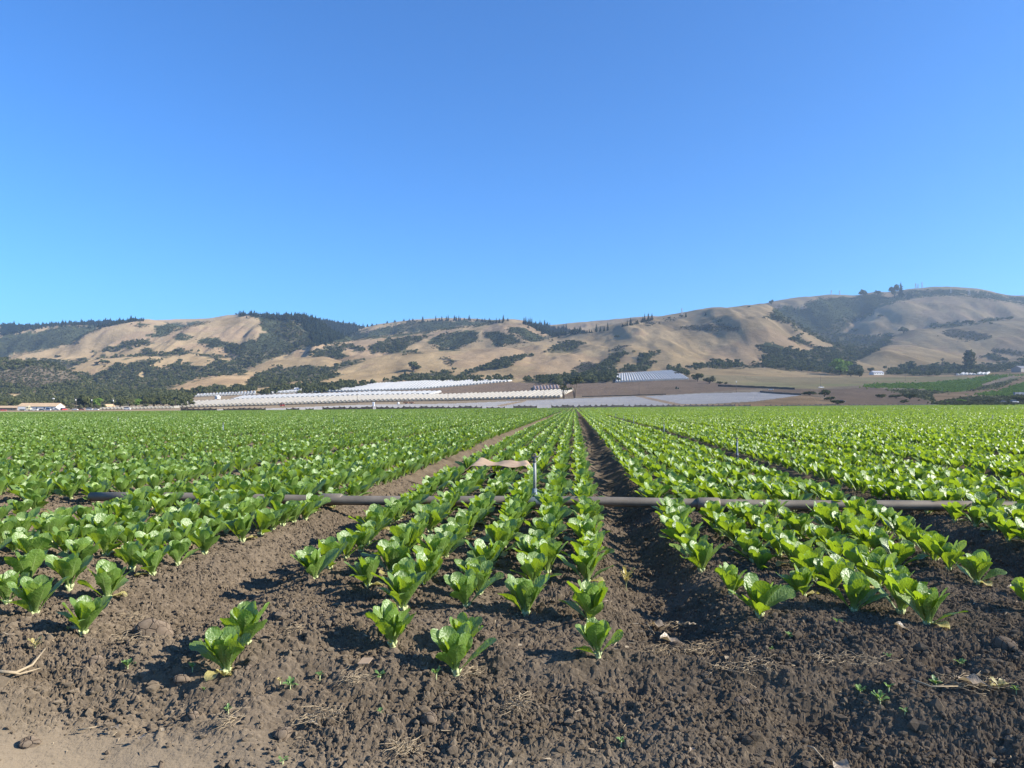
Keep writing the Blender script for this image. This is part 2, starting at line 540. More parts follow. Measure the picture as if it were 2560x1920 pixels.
# ------------------------------------------------------------------ romaine leaves
def leaf_grid(L, W, tilt, curl, nr, nc, rg, cup=0.35, wave=0.05, savoy=0.004, twist=0.0, rvar=0.5):
    """one spoon-shaped leaf growing along +x from the origin; tilt is the angle above the ground at its foot"""
    t = np.linspace(0, 1, nr)
    ang = tilt - curl * t ** 1.6
    ds = L / (nr - 1)
    cx = np.concatenate([[0], np.cumsum(np.cos(ang[:-1]) * ds)])
    cz = np.concatenate([[0], np.cumsum(np.sin(ang[:-1]) * ds)])
    w = 0.15 + 0.85 * smooth(0.08, 0.60, t)
    w = w * np.sqrt(np.clip(1 - np.clip((t - 0.62) / 0.385, 0, 1) ** 2.9, 0.0, 1)) * W
    w = np.maximum(w, 0.0015)
    u = np.linspace(-1, 1, nc)
    T, U = np.meshgrid(t, u, indexing="ij")
    ph = rg.uniform(0, 6.28, 4)
    edge = 1 + 0.035 * np.sin(T * 61 + ph[3]) * np.abs(U) ** 3 + 0.06 * np.sin(T * 23 + ph[0] + 3 * np.sign(U)) * np.abs(U)
    lat = U * w[:, None] * edge
    c = cup * (0.35 + 0.9 * (1 - T))
    up = c * (U ** 2) * w[:, None]
    up = up + wave * L * np.abs(U) ** 2.5 * np.sin(T * rg.uniform(7, 12) + ph[1] * np.sign(U) + ph[2]) * smooth(0.2, 0.6, T)
    vein = np.sin((T - 0.22 * np.abs(U)) * 62)
    up = up + savoy * (0.6 * vein * np.abs(U) * (1 - np.abs(U)) * 3 + 1.2 * vnoise(T * 11 + ph[3] * 5, U * 3.5 + ph[0] * 5, 3)) * smooth(0.25, 0.5, T) * (1 if nc > 3 else 0)
    up = up - 0.10 * w[:, None] * np.exp(-(U / 0.12) ** 2) * (1 - T)
    nx, nz = -np.sin(ang), np.cos(ang)
    tw = twist * T
    X = cx[:, None] + nx[:, None] * (up * np.cos(tw) + lat * np.sin(tw))
    Z = cz[:, None] + nz[:, None] * (up * np.cos(tw) + lat * np.sin(tw))
    Y = lat * np.cos(tw) - up * np.sin(tw)
    V = np.stack([X.ravel(), Y.ravel(), Z.ravel()], -1)
    A = np.stack([U.ravel(), T.ravel(), np.full(U.size, rvar)], -1)
    return V, grid_faces(nr, nc), A

def rotz(V, a):
    c, s = math.cos(a), math.sin(a)
    return np.stack([V[:, 0] * c - V[:, 1] * s, V[:, 0] * s + V[:, 1] * c, V[:, 2]], -1)

def join(parts):
    V, F, A, n = [], [], [], 0
    for v, f, a in parts:
        V.append(v); F.append(f + n); A.append(a); n += len(v)
    return np.concatenate(V), np.concatenate(F), np.concatenate(A)

def romaine(rg, nr, nc, nl, savoy=0.004, size=1.0):
    """outer leaves, heart leaves as (V, F, A); about 0.2 m tall"""
    outer, heart = [], []
    a0 = rg.uniform(0, 6.28)
    for k in range(nl):
        q = k / (nl - 1)                       # 0 = outermost, 1 = heart
        a = a0 + k * 2.39996 + rg.normal(0, 0.18)
        L = (0.178 - 0.074 * q ** 1.6) * rg.uniform(0.88, 1.12) * (0.80 if k == 0 else 1) * size
        W = L * rg.uniform(0.19, 0.25)
        tilt = math.radians(58 + 28 * q + rg.normal(0, 7) - (16 if k < 2 else 0))
        curl = math.radians(rg.uniform(8, 42) * (1 - 0.75 * q))
        V, F, A = leaf_grid(L, W, tilt, curl, nr, nc, rg, cup=rg.uniform(0.15, 0.5), wave=rg.uniform(0.015, 0.04), savoy=savoy, twist=rg.normal(0, 0.35), rvar=float(np.clip(rg.normal(0.45, 0.25) , 0, 1)))
        V = V + np.array([0.006 + 0.008 * (1 - q), 0, 0.012 + 0.012 * q])
        (heart if q > 0.62 else outer).append((rotz(V, a), F, A))
    return join(outer), join(heart)

def stub_mesh(rg):
    mb = MB()
    mb.tube([(0, 0, -0.03), (0, 0, 0.006), (0.002, 0, 0.032)], [0.013, 0.015, 0.009], 9)
    for k in range(5):
        a = k * 1.257 + rg.uniform(-.2, .2)
        mb.tube([(0.01 * math.cos(a), 0.01 * math.sin(a), 0.004), (0.02 * math.cos(a), 0.02 * math.sin(a), 0.022)], [0.007, 0.004], 5)
    return mb

PROTO = []
N_VAR = 16
for k in range(N_VAR):
    rg = np.random.default_rng(100 + k)
    (v1, f1, a1), (v2, f2, a2) = romaine(rg, 19, 11, int(rg.integers(14, 19)), 0.0026)
    wl_ = leaf_grid(0.085, 0.026, math.radians(8), math.radians(25), 8, 5, rg, cup=0.5, wave=0.08, savoy=0.004)
    wv = rotz(wl_[0] + np.array([0.012, 0, 0.016]), rg.uniform(0, 6.28))
    PROTO.append((v1, f1, a1, v2, f2, a2, wv, wl_[1], wl_[2], stub_mesh(rg)))

def build_proto(k):
    v1, f1, a1, v2, f2, a2, wv, wf, wa, st = PROTO[k]
    root = bpy.data.objects.new("lettuce", None)
    root.empty_display_size = 0.1
    COL.objects.link(root)
    mesh_np("leaf_rosette", v1, f1, M_LEAF, {"leaf": a1}, parent=root)
    mesh_np("leaf_heart", v2, f2, M_HEART, {"leaf": a2}, parent=root)
    st.build("root_collar", M_STUB, root, True)
    if k % 2 == 1:
        w = mesh_np("withered_leaf", wv, wf, M_WITHER, {"leaf": wa}, parent=root)
        w["label"] = "limp yellowed lowest leaf"
    return root

# rows: bed index, place of the row in its bed, X of the row, first plant's Y
ROW_OFF = [0.325, 0.605, 0.885, 1.165, 1.445, 1.80]
ROWS = []
for b in range(-60, 72):
    for k in range(6):
        off = ROW_OFF[k]
        if b == -1:
            off = [0.42, 0.74, 1.05, 1.33, 1.59, 1.86][k]
        if b == -2 and k > 2:
            off += (0, 0, 0, 0.01, 0.02, 0.03)[k]
        ROWS.append((b, k, FURROW0 + b * BED + off))
FRONT = {  # first plants read off the photograph: (bed, row): [(x, y), ...] in display pixels of a 2212 px wide view, then where regular spacing starts
    (-1, 0): [(490, 1465), (532, 1393), (680, 1250)], (-1, 1): [(795, 1265)], (-1, 2): [(848, 1390), (870, 1315)],
    (-1, 3): [(985, 1450), (1000, 1392), (1008, 1308)], (-1, 4): [(1135, 1325), (1152, 1262)], (-1, 5): [(1292, 1412), (1275, 1340), (1268, 1258)],
    (0, 0): [(1640, 1328), (1580, 1282), (1515, 1232)], (0, 1): [(1735, 1288), (1640, 1230)], (0, 2): [(1843, 1318), (1800, 1276)],
    (0, 3): [(1945, 1322), (2005, 1348)], (0, 4): [(1940, 1225)], (0, 5): [(2110, 1258)],
    (-2, 5): [(179, 1366), (231, 1291), (330, 1240)], (-2, 4): [(74, 1326), (150, 1268), (285, 1228)], (-2, 3): [(15, 1300), (60, 1258), (175, 1222)], (-2, 2): [(-40, 1262), (70, 1215)],
    (1, 0): [(2230, 1320)],
}
def disp_to_ground(x, y):
    x, y = x * 2560 / 2212, y * 2560 / 2212
    z = 0.0
    for _ in range(6):
        d = (z - CAM_H) / float(elev(y))
        X, Y = ground_xy(float(side(x, y)) * d, d)
        z = float(ground_z(np.array([X]), np.array([Y]))[0]) + 0.015
    return X, Y

plants = []   # X, Y, scale, bed, row, listed
rgp = np.random.default_rng(11)
for b, k, rx in ROWS:
    rg = np.random.default_rng(5000 + (b + 100) * 6 + k)
    fr = FRONT.get((b, k))
    if fr:
        pts = [disp_to_ground(*p) for p in fr]
        for j, (X, Y) in enumerate(pts):
            small = (b, k, j) in {(-1, 5, 0), (0, 1, 1), (-1, 3, 1)}
            plants.append((X, Y, 0.72 if small else rg.uniform(0.82, 1.02), b, k))
        y0 = max(p[1] for p in pts) + 0.25
        xs = pts[-1][0] if abs(pts[-1][0] - rx) < 0.3 else rx
    else:
        y0 = 3.0 + rg.uniform(-0.1, 0.35) + (0.35 if b < -2 else 0)
        xs = rx
    if abs(rx) > 9:
        continue
    y = y0
    while y < 9.0:
        gap = ((b, k) == (-1, 0) and 2.3 < y < 3.0) or (b == -1 and k < 4 and y > 8.45) or (abs(y - 6.22) < 0.11) or (5.72 < y < 6.22 and (b in (0, -3) or (b == -1 and k == 0)) and rg.random() < 0.75)
        if rg.random() > 0.03 and not gap:
            w = math.exp(-(y - y0) / 1.0)
            plants.append((xs * w + rx * (1 - w) + rg.normal(0, 0.02), y, rg.uniform(0.86, 1.16) * (0.90 + 0.12 * min(1, max(0, (y - 3) / 3))), b, k))
        y += rg.normal(0.218, 0.025)
plants = np.array(plants)
px, py, pd = view_uv(plants[:, 0], plants[:, 1], ground_z(plants[:, 0], plants[:, 1]) + 0.08)
inview = (px > -70) & (px < 2630)
order = np.argsort(np.where(inview, pd, 1e6 + pd))
NEAR = order[:300]
near_set = set(int(i) for i in NEAR if inview[i])

ROWNAME = {-4: "the outermost bed at the far left", -3: "the second bed left of the pale furrow", -2: "the bed just left of the pale furrow", -1: "the middle bed", 0: "the bed just right of the dark furrow", 1: "the second bed right of the dark furrow", 2: "the third bed right of the dark furrow"}
built = {}
byrow = {}
for i in near_set:
    byrow.setdefault((int(plants[i, 3]), int(plants[i, 4])), []).append(i)
rgn = np.random.default_rng(77)
for (b, k), L in sorted(byrow.items()):
    L.sort(key=lambda i: plants[i, 1])
    for j, i in enumerate(L):
        X, Y, s = plants[i, :3]
        var = int(rgn.integers(0, N_VAR))
        z = float(ground_z(np.array([X]), np.array([Y]))[0]) + 0.006
        where = ROWNAME.get(b, "a bed far to the side")
        look = "small" if s < 0.76 else ("large" if s > 1.12 else "green")
        lab = f"{look} romaine, {ordinal(j + 1)} plant of row {['one', 'two', 'three', 'four', 'five', 'six'][k]} in {where}"
        rz = float(rgn.uniform(0, 6.28))
        if var not in built:
            r = build_proto(var)
            r.location = (X, Y, z); r.rotation_euler = (0, 0, rz); r.scale = (s, s, s)
            built[var] = r
            tag(r, lab, "lettuce", "romaine lettuces in the near rows")
        else:
            r = dup(built[var], (X, Y, z), rz, s, lab, "romaine lettuces in the near rows")
        r.rotation_euler[0] = float(rgn.normal(0, 0.06)); r.rotation_euler[1] = float(rgn.normal(0, 0.06))

# ------------------------------------------------------------------ all the lettuce farther off: one mass
LOD = {}
for lod, (nr, nc, nl) in {1: (8, 5, 12), 2: (5, 3, 10), 3: (4, 2, 7), 4: (3, 2, 5)}.items():
    LOD[lod] = []
    for k in range(10):
        rg = np.random.default_rng(900 + 10 * lod + k)
        o_, h_ = romaine(rg, nr, nc, nl, 0.003)
        LOD[lod].append(join([o_, h_]))

FV, FF, FA, FN = [], [], [], 0
def scatter(P, S, lod, rg):
    """P (n,3) places, S (n,) or (n,3) scales"""
    global FN
    var = rg.integers(0, len(LOD[lod]), len(P))
    for k, (v, f, a) in enumerate(LOD[lod]):
        m = np.where(var == k)[0]
        if not len(m): continue
        th = rg.uniform(0, 6.283, len(m))
        c, s = np.cos(th)[:, None], np.sin(th)[:, None]
        sc = S[m] if S.ndim == 2 else np.repeat(S[m][:, None], 3, 1)
        x = (v[None, :, 0] * c - v[None, :, 1] * s) * sc[:, 0:1]
        y = (v[None, :, 0] * s + v[None, :, 1] * c) * sc[:, 1:2]
        z = v[None, :, 2] * sc[:, 2:3]
        V = np.stack([x, y, z], -1) + P[m][:, None, :]
        aa = np.repeat(a[None], len(m), 0).copy()
        aa[:, :, 2] = np.clip(aa[:, :, 2] + rg.normal(0, 0.15, len(m))[:, None], 0, 1)
        FV.append(V.reshape(-1, 3).astype(np.float32))
        FA.append(aa.reshape(-1, 3).astype(np.float32))
        FF.append((f[None] + (np.arange(len(m)) * len(v))[:, None, None] + FN).reshape(-1, 4).astype(np.int32))
        FN += len(m) * len(v)

rgf = np.random.default_rng(31)
rest = np.array([i for i in range(len(plants)) if i not in near_set and -400 < px[i] < 2960])
if len(rest):
    q = plants[rest]
    scatter(np.stack([q[:, 0], q[:, 1], ground_z(q[:, 0], q[:, 1]) + 0.005], -1), q[:, 2], 1, rgf)

rows_x = np.array([r[2] for r in ROWS])
def far_rows(y0, y1, step, lod, stretch, hmul, every=1, smul=1.0):
    """plants of every row between two distances, kept to the cone the view could see"""
    ys = np.arange(y0, y1, step)
    half = 0.80 * y1 + 6
    rx = rows_x[(rows_x > -half - 0.1 * y1) & (rows_x < half)][::every]
    if every > 1 or y1 > 160:
        n = int((2 * half) / (0.35 * every))
        rx = np.linspace(-half, half, n)
    X, Y = np.meshgrid(rx, ys, indexing="ij")
    X = X.ravel() + rgf.normal(0, 0.022, X.size)
    Y = Y.ravel() + rgf.normal(0, step * 0.12, Y.size)
    lat = X * math.cos(YAW) + Y * math.sin(YAW)
    d = -X * math.sin(YAW) + Y * math.cos(YAW)
    de = field_edge_depth(lat / np.maximum(d, 1))
    gapl = np.abs(np.mod(Y - 62.0 + 0.02 * X, 400) ) < 0.9      # one cross path
    ok = (np.abs(lat) < 0.79 * d + 1.5) & (d < de - 1.0) & (rgf.random(X.size) > 0.03) & ~gapl & ~((X > -1.62) & (X < -0.42) & (Y < 9.3))
    X, Y = X[ok], Y[ok]
    S = 1.0 * rgf.uniform(0.82, 1.16, len(X)) * (1 + 0.35 * fbm(X * 0.12, Y * 0.05, 7, 2))
    S3 = np.stack([S * smul * 0.9, S * stretch, S * hmul], -1)
    scatter(np.stack([X, Y, ground_z(X, Y) + 0.004], -1), S3, lod, rgf)

far_rows(9.0, 17.0, 0.225, 1, 1.05, 1.0)
far_rows(17.0, 44.0, 0.235, 2, 1.1, 1.0)
far_rows(44.0, 90.0, 0.36, 3, 1.5, 1.0, 1, 1.25)
far_rows(90.0, 190.0, 0.8, 4, 2.2, 1.05, 2, 2.4)
far_rows(190.0, 520.0, 1.6, 4, 4.2, 1.1, 4, 4.8)
o = mesh_np("lettuce_field", np.concatenate(FV), np.concatenate(FF), M_LEAF, {"leaf": np.concatenate(FA)})
tag(o, "rows of green romaine covering the flat field to its far fence", "lettuce field", kind="stuff")
print("lettuce field faces", sum(len(f) for f in FF), "near", len(near_set))
FV = FF = FA = None
# ------------------------------------------------------------------ valley floor and hills: one sheet of terrain
TX = np.arange(-900, 3461, 3.0)
def lin(xs, ys, x):
    return np.interp(x, xs, ys)
def spl(pts, x):
    """smooth curve through points: dense linear interpolation, then a box blur"""
    p = np.array(pts, float)
    y = np.interp(x, p[:, 0], p[:, 1])
    k = np.ones(9) / 9
    return np.convolve(np.pad(y, 4, mode="edge"), k, "valid")

# valley floor: photograph row of the ground at a depth, by column
VX = [-900, -300, 0, 250, 440, 600, 700, 800, 940, 1126, 1270, 1400, 1560, 1700, 1850, 2000, 2150, 2300, 2560, 3000, 3460]
VY = {
    560:  [1028, 1028, 1027.5, 1026, 1023, 1018.5, 1016.5, 1014, 1010, 1007.5, 1005, 1002, 999, 996, 992, 990, 992, 997, 1000, 1003, 1006],
    700:  [1026, 1026, 1025, 1023, 1021, 1016, 1013.5, 1010, 1005, 1002.5, 999, 995.5, 990, 984, 978, 974, 974, 978, 984, 992, 998],
    900:  [1020, 1020, 1018, 1014, 1000, 993, 989, 986.5, 982, 980, 974, 965, 958, 956, 957, 958, 956, 955, 952, 965, 975],
    1050: [1006, 1006, 1004, 1002, 990, 981, 975, 971, 961, 954, 953.5, 950, 938, 937, 940, 945, 944, 943, 938, 948, 958],
    1250: [1000, 1000, 998, 994, 984, 971, 965, 962, 951, 949, 948, 944, 928, 927, 927, 930, 935, 936, 930, 936, 945],
    1500: [996, 996, 994, 990, 980, 967, 961, 958, 948, 946, 945, 941, 926, 924, 924, 926, 931, 932, 926, 932, 941],
}
ze0, de0 = edge_drop(TX)
VD = sorted(VY)
vz = [np.interp(TX, VX, VY[d]) for d in VD]
VZ = [ze0] + [CAM_H + elev(y) * d for d, y in zip(VD, vz)]
ND1, ND2, ND3 = 22, 110, 230
def base_z(d):
    """valley floor height at depth array d (rows) for every column"""
    Z = np.empty((len(d), len(TX)))
    for j in range(len(TX)):
        nodes = [de0[j] * 0.9, de0[j] * 1.004] + VD + [5200]
        zz = [ze0[j] - 0.3, ze0[j] + 0.02] + [VZ[k + 1][j] for k in range(len(VD))] + [VZ[-1][j] + (VZ[-1][j] + 6) / 1500 * 1200]
        Z[:, j] = np.interp(d, nodes, zz)
    return Z
TD = np.concatenate([np.linspace(215, 480, 46)[:-1], np.linspace(480, 1300, 130)[:-1], np.linspace(1300, 2300, 130)[:-1], np.linspace(2300, 4600, 130)])
TZ = base_z(TD)
LAT = side(TX)                                   # lateral offset per metre of depth
DD, LL = np.meshgrid(TD, LAT, indexing="ij")
XX, YY = ground_xy(LL * DD, DD)

def z1(p): return [(x / 3.456, 700 + y / 3.456) for x, y in p]
def z2(p): return [(600 + x / 3.253, 740 + y / 3.253) for x, y in p]
def z3(p): return [(1240 + x / 3.253, 740 + y / 3.253) for x, y in p]
def z4(p): return [(1880 + x / 3.253, 680 + y / 3.253) for x, y in p]
def ends(p, l=None, r=None):
    return ([(-900, l)] if l else []) + p + ([(3460, r)] if r else [])

# ridges: crest line in the photograph, its depth, and how far its slopes run to the front and the back
RIDGES = [
    # forested skyline
    (ends([(0, 812), (90, 814), (234, 805), (347, 803), (521, 798), (560, 791), (631, 785), (747, 791), (815, 803), (883, 814), (913, 821), (938, 813), (1030, 801), (1122, 798), (1215, 801), (1276, 803), (1311, 806), (1424, 826), (1490, 834), (1600, 850), (1800, 900)], 830, 990), 3500, 900, 700),
    # left knoll with the dark front
    (ends(z1([(0, 478), (110, 455), (300, 420), (450, 400), (600, 390), (800, 390), (850, 430), (950, 520), (1100, 640)]), 850, 990), 3100, 700, 500),
    # first tan hill
    (ends(z1([(-300, 760), (0, 690), (200, 628), (450, 590), (640, 520), (700, 480), (900, 400), (1100, 355), (1250, 347), (1420, 372), (1560, 420), (1700, 500), (1900, 600)]), 960, 990), 2700, 900, 450),
    # second tan hill with the chaparral side, up to the skyline
    (ends(z1([(900, 620), (1050, 560), (1290, 500), (1480, 450), (1700, 385), (1900, 350), (2100, 316), (2212, 313)]) + z2([(130, 163), (200, 178), (330, 190), (470, 170), (600, 200), (760, 300), (900, 350), (1000, 470)]), 985, 990), 2550, 900, 420),
    # centre back ridge with narrow tan top
    (ends(z2([(650, 420), (780, 360), (920, 300), (1100, 240), (1290, 214), (1440, 204), (1700, 190), (1930, 186), (2100, 210), (2212, 260)]), 985, 990), 3000, 600, 420),
    # long bright ridge with wooded folds
    (ends(z2([(150, 560), (300, 497), (450, 452), (700, 397), (1000, 352), (1300, 317), (1600, 287), (1900, 245), (2080, 210)]) + z3([(60, 200), (120, 200), (230, 212), (350, 270), (480, 335), (700, 420)]), 990, 990), 2350, 850, 420),
    # big right hill
    (ends(z3([(-300, 520), (0, 428), (200, 382), (480, 336), (700, 300), (1000, 265), (1200, 212), (1400, 182), (1600, 166), (1800, 130), (2000, 101), (2200, 86)]) + z4([(0, 281), (90, 280), (170, 310), (300, 410), (420, 485), (560, 565), (720, 620)]), 990, 990), 2250, 1050, 500),
    # farther right skyline
    (ends(z4([(-200, 330), (60, 285), (250, 241), (550, 210), (680, 195), (850, 206), (1000, 176), (1150, 178), (1300, 150), (1650, 140), (1900, 160), (2100, 205), (2212, 207)]), 990, 760), 3100, 1100, 600),
    # pale slope below the right skyline
    (ends(z4([(600, 560), (800, 450), (990, 300), (1200, 240), (1500, 197), (1900, 216), (2212, 262)]), 990, 790), 2800, 900, 420),
    # right middle ridge
    (ends(z4([(900, 640), (1120, 540), (1300, 482), (1600, 452), (1900, 411), (2212, 381)]), 990, 800), 2150, 650, 360),
    # right front mound
    (ends(z4([(700, 800), (820, 735), (950, 652), (1100, 603), (1300, 600), (1500, 640), (1750, 700), (1980, 745), (2212, 690)]), 985, 880), 1750, 420, 300),
    # centre front mounds
    (ends(z2([(560, 720), (650, 645), (900, 556), (1100, 502), (1300, 466), (1500, 456), (1800, 442), (2212, 436)]) + z3([(300, 480), (400, 466), (600, 456), (700, 500), (850, 590)]), 990, 990), 1800, 480, 320),
    (ends(z3([(500, 640), (900, 560), (1100, 540), (1400, 470), (1700, 370), (1850, 350), (2000, 400), (2212, 500)]) + z4([(150, 690), (400, 800)]), 990, 985), 1850, 520, 330),
    # small left-centre mound
    (ends(z2([(-60, 640), (60, 591), (200, 541), (400, 511), (600, 491), (700, 496), (850, 541), (950, 620)]), 990, 990), 1950, 420, 300),
    # left lower tan mound
    (ends(z1([(420, 880), (580, 768), (800, 692), (1100, 666), (1600, 646), (1900, 671), (2030, 697), (2212, 780)]), 990, 990), 2050, 450, 300),
    # brushy mound at far left
    (ends(z1([(0, 690), (200, 690), (450, 722), (600, 790), (760, 860), (950, 990)]), 905, 995), 1650, 420, 320),
    # left front tan field hill
    (ends(z1([(1250, 1010), (1400, 966), (1600, 882), (1800, 841), (2000, 831), (2120, 838), (2250, 900)]), 995, 990), 1550, 330, 260),
    # low tan strip above the white tunnels
    (ends(z2([(60, 790), (110, 752), (300, 712), (560, 678), (700, 690), (800, 740)]), 990, 990), 1500, 260, 220),
    (ends(z2([(560, 740), (660, 700), (820, 655), (1000, 640), (1300, 645), (1450, 690)]), 990, 990), 1550, 260, 220),
    # low rise behind the white block and the hill field at right
    (ends(z3([(500, 760), (700, 690), (900, 620), (1250, 600), (1500, 615), (1700, 605), (2000, 585), (2212, 590)]) + z4([(200, 795), (600, 825), (900, 850), (1300, 850)]), 985, 935), 1320, 200, 200),
]
def build_hills():
    Z = TZ.copy()
    for k, (pts, R, wf, wb) in enumerate(RIDGES):
        y = spl(pts, TX)
        zc = CAM_H + elev(y) * R
        Rv = R + 60 * np.sin(TX / 310.0 + k * 1.7) * 0
        t = np.where(DD < Rv, (Rv - DD) / wf, (DD - Rv) / wb)
        prof = 0.5 + 0.5 * np.cos(math.pi * np.clip(t, 0, 1))
        prof = np.where(DD < Rv, prof ** 0.85, prof)
        rel = zc[None, :] - TZ
        L = LL * DD
        gul = fbm(L / 120 + k * 9.1, DD / 330, 300 + k, 3)
        rid = 1 - np.abs(fbm(L / 210 + k * 5.3, DD / 520 + L / 900, 340 + k, 2)) * 2
        und = fbm(L / 45, DD / 60, 380 + k, 2)
        mid = np.sin(math.pi * np.clip(prof, 0, 1)) ** 0.8 * (DD < Rv)
        fin = fbm(L / 55 + k * 3.7, DD / 190, 420 + k, 3)
        rough = (0.16 * gul + 0.06 * fin + 0.05 * (rid - 0.7)) * np.clip(rel, 0, 260) * mid + 1.8 * und * np.clip(rel / 60, 0, 1) * np.clip(mid * 2, 0, 1)
        Z = np.maximum(Z, TZ + np.maximum(rel, -5) * prof + np.where(rel > 0, rough, 0))
    return Z
TZ0 = TZ
HZs = build_hills()
HZs = HZs + 0.25 * fbm(XX / 14, YY / 14, 400, 3) * smooth(560, 900, DD)

# what the view sees first down each column, so that trees and fields can be laid on the slope they grow on
_, PYY, _ = view_uv(XX, YY, HZs)
RUN = np.minimum.accumulate(PYY, axis=0)
def hit(x, y):
    """photograph pixel -> world point on the terrain (first slope met)"""
    j = int(np.clip(round((x - TX[0]) / 3.0), 0, len(TX) - 1))
    i = int(np.searchsorted(-RUN[:, j], -y))
    if i >= len(TD): return None
    if i == 0: d = TD[0]
    else:
        a, b = RUN[i - 1, j], RUN[i, j]
        f = 0 if abs(a - b) < 1e-6 else np.clip((a - y) / (a - b), 0, 1)
        d = TD[i - 1] + f * (TD[i] - TD[i - 1])
    X, Y = ground_xy(float(side(x)) * d, d)
    return X, Y, terrain_z(x, d), d
def terrain_z(x, d):
    j = float(np.clip((x - TX[0]) / 3.0, 0, len(TX) - 1.001))
    i = float(np.clip(np.interp(d, TD, np.arange(len(TD))), 0, len(TD) - 1.001))
    i0, j0 = int(i), int(j)
    fi, fj = i - i0, j - j0
    A = HZs[i0:i0 + 2, j0:j0 + 2]
    return float((A[0, 0] * (1 - fj) + A[0, 1] * fj) * (1 - fi) + (A[1, 0] * (1 - fj) + A[1, 1] * fj) * fi)
def at(x, d):
    X, Y = ground_xy(float(side(x)) * d, d)
    return X, Y, terrain_z(x, d)

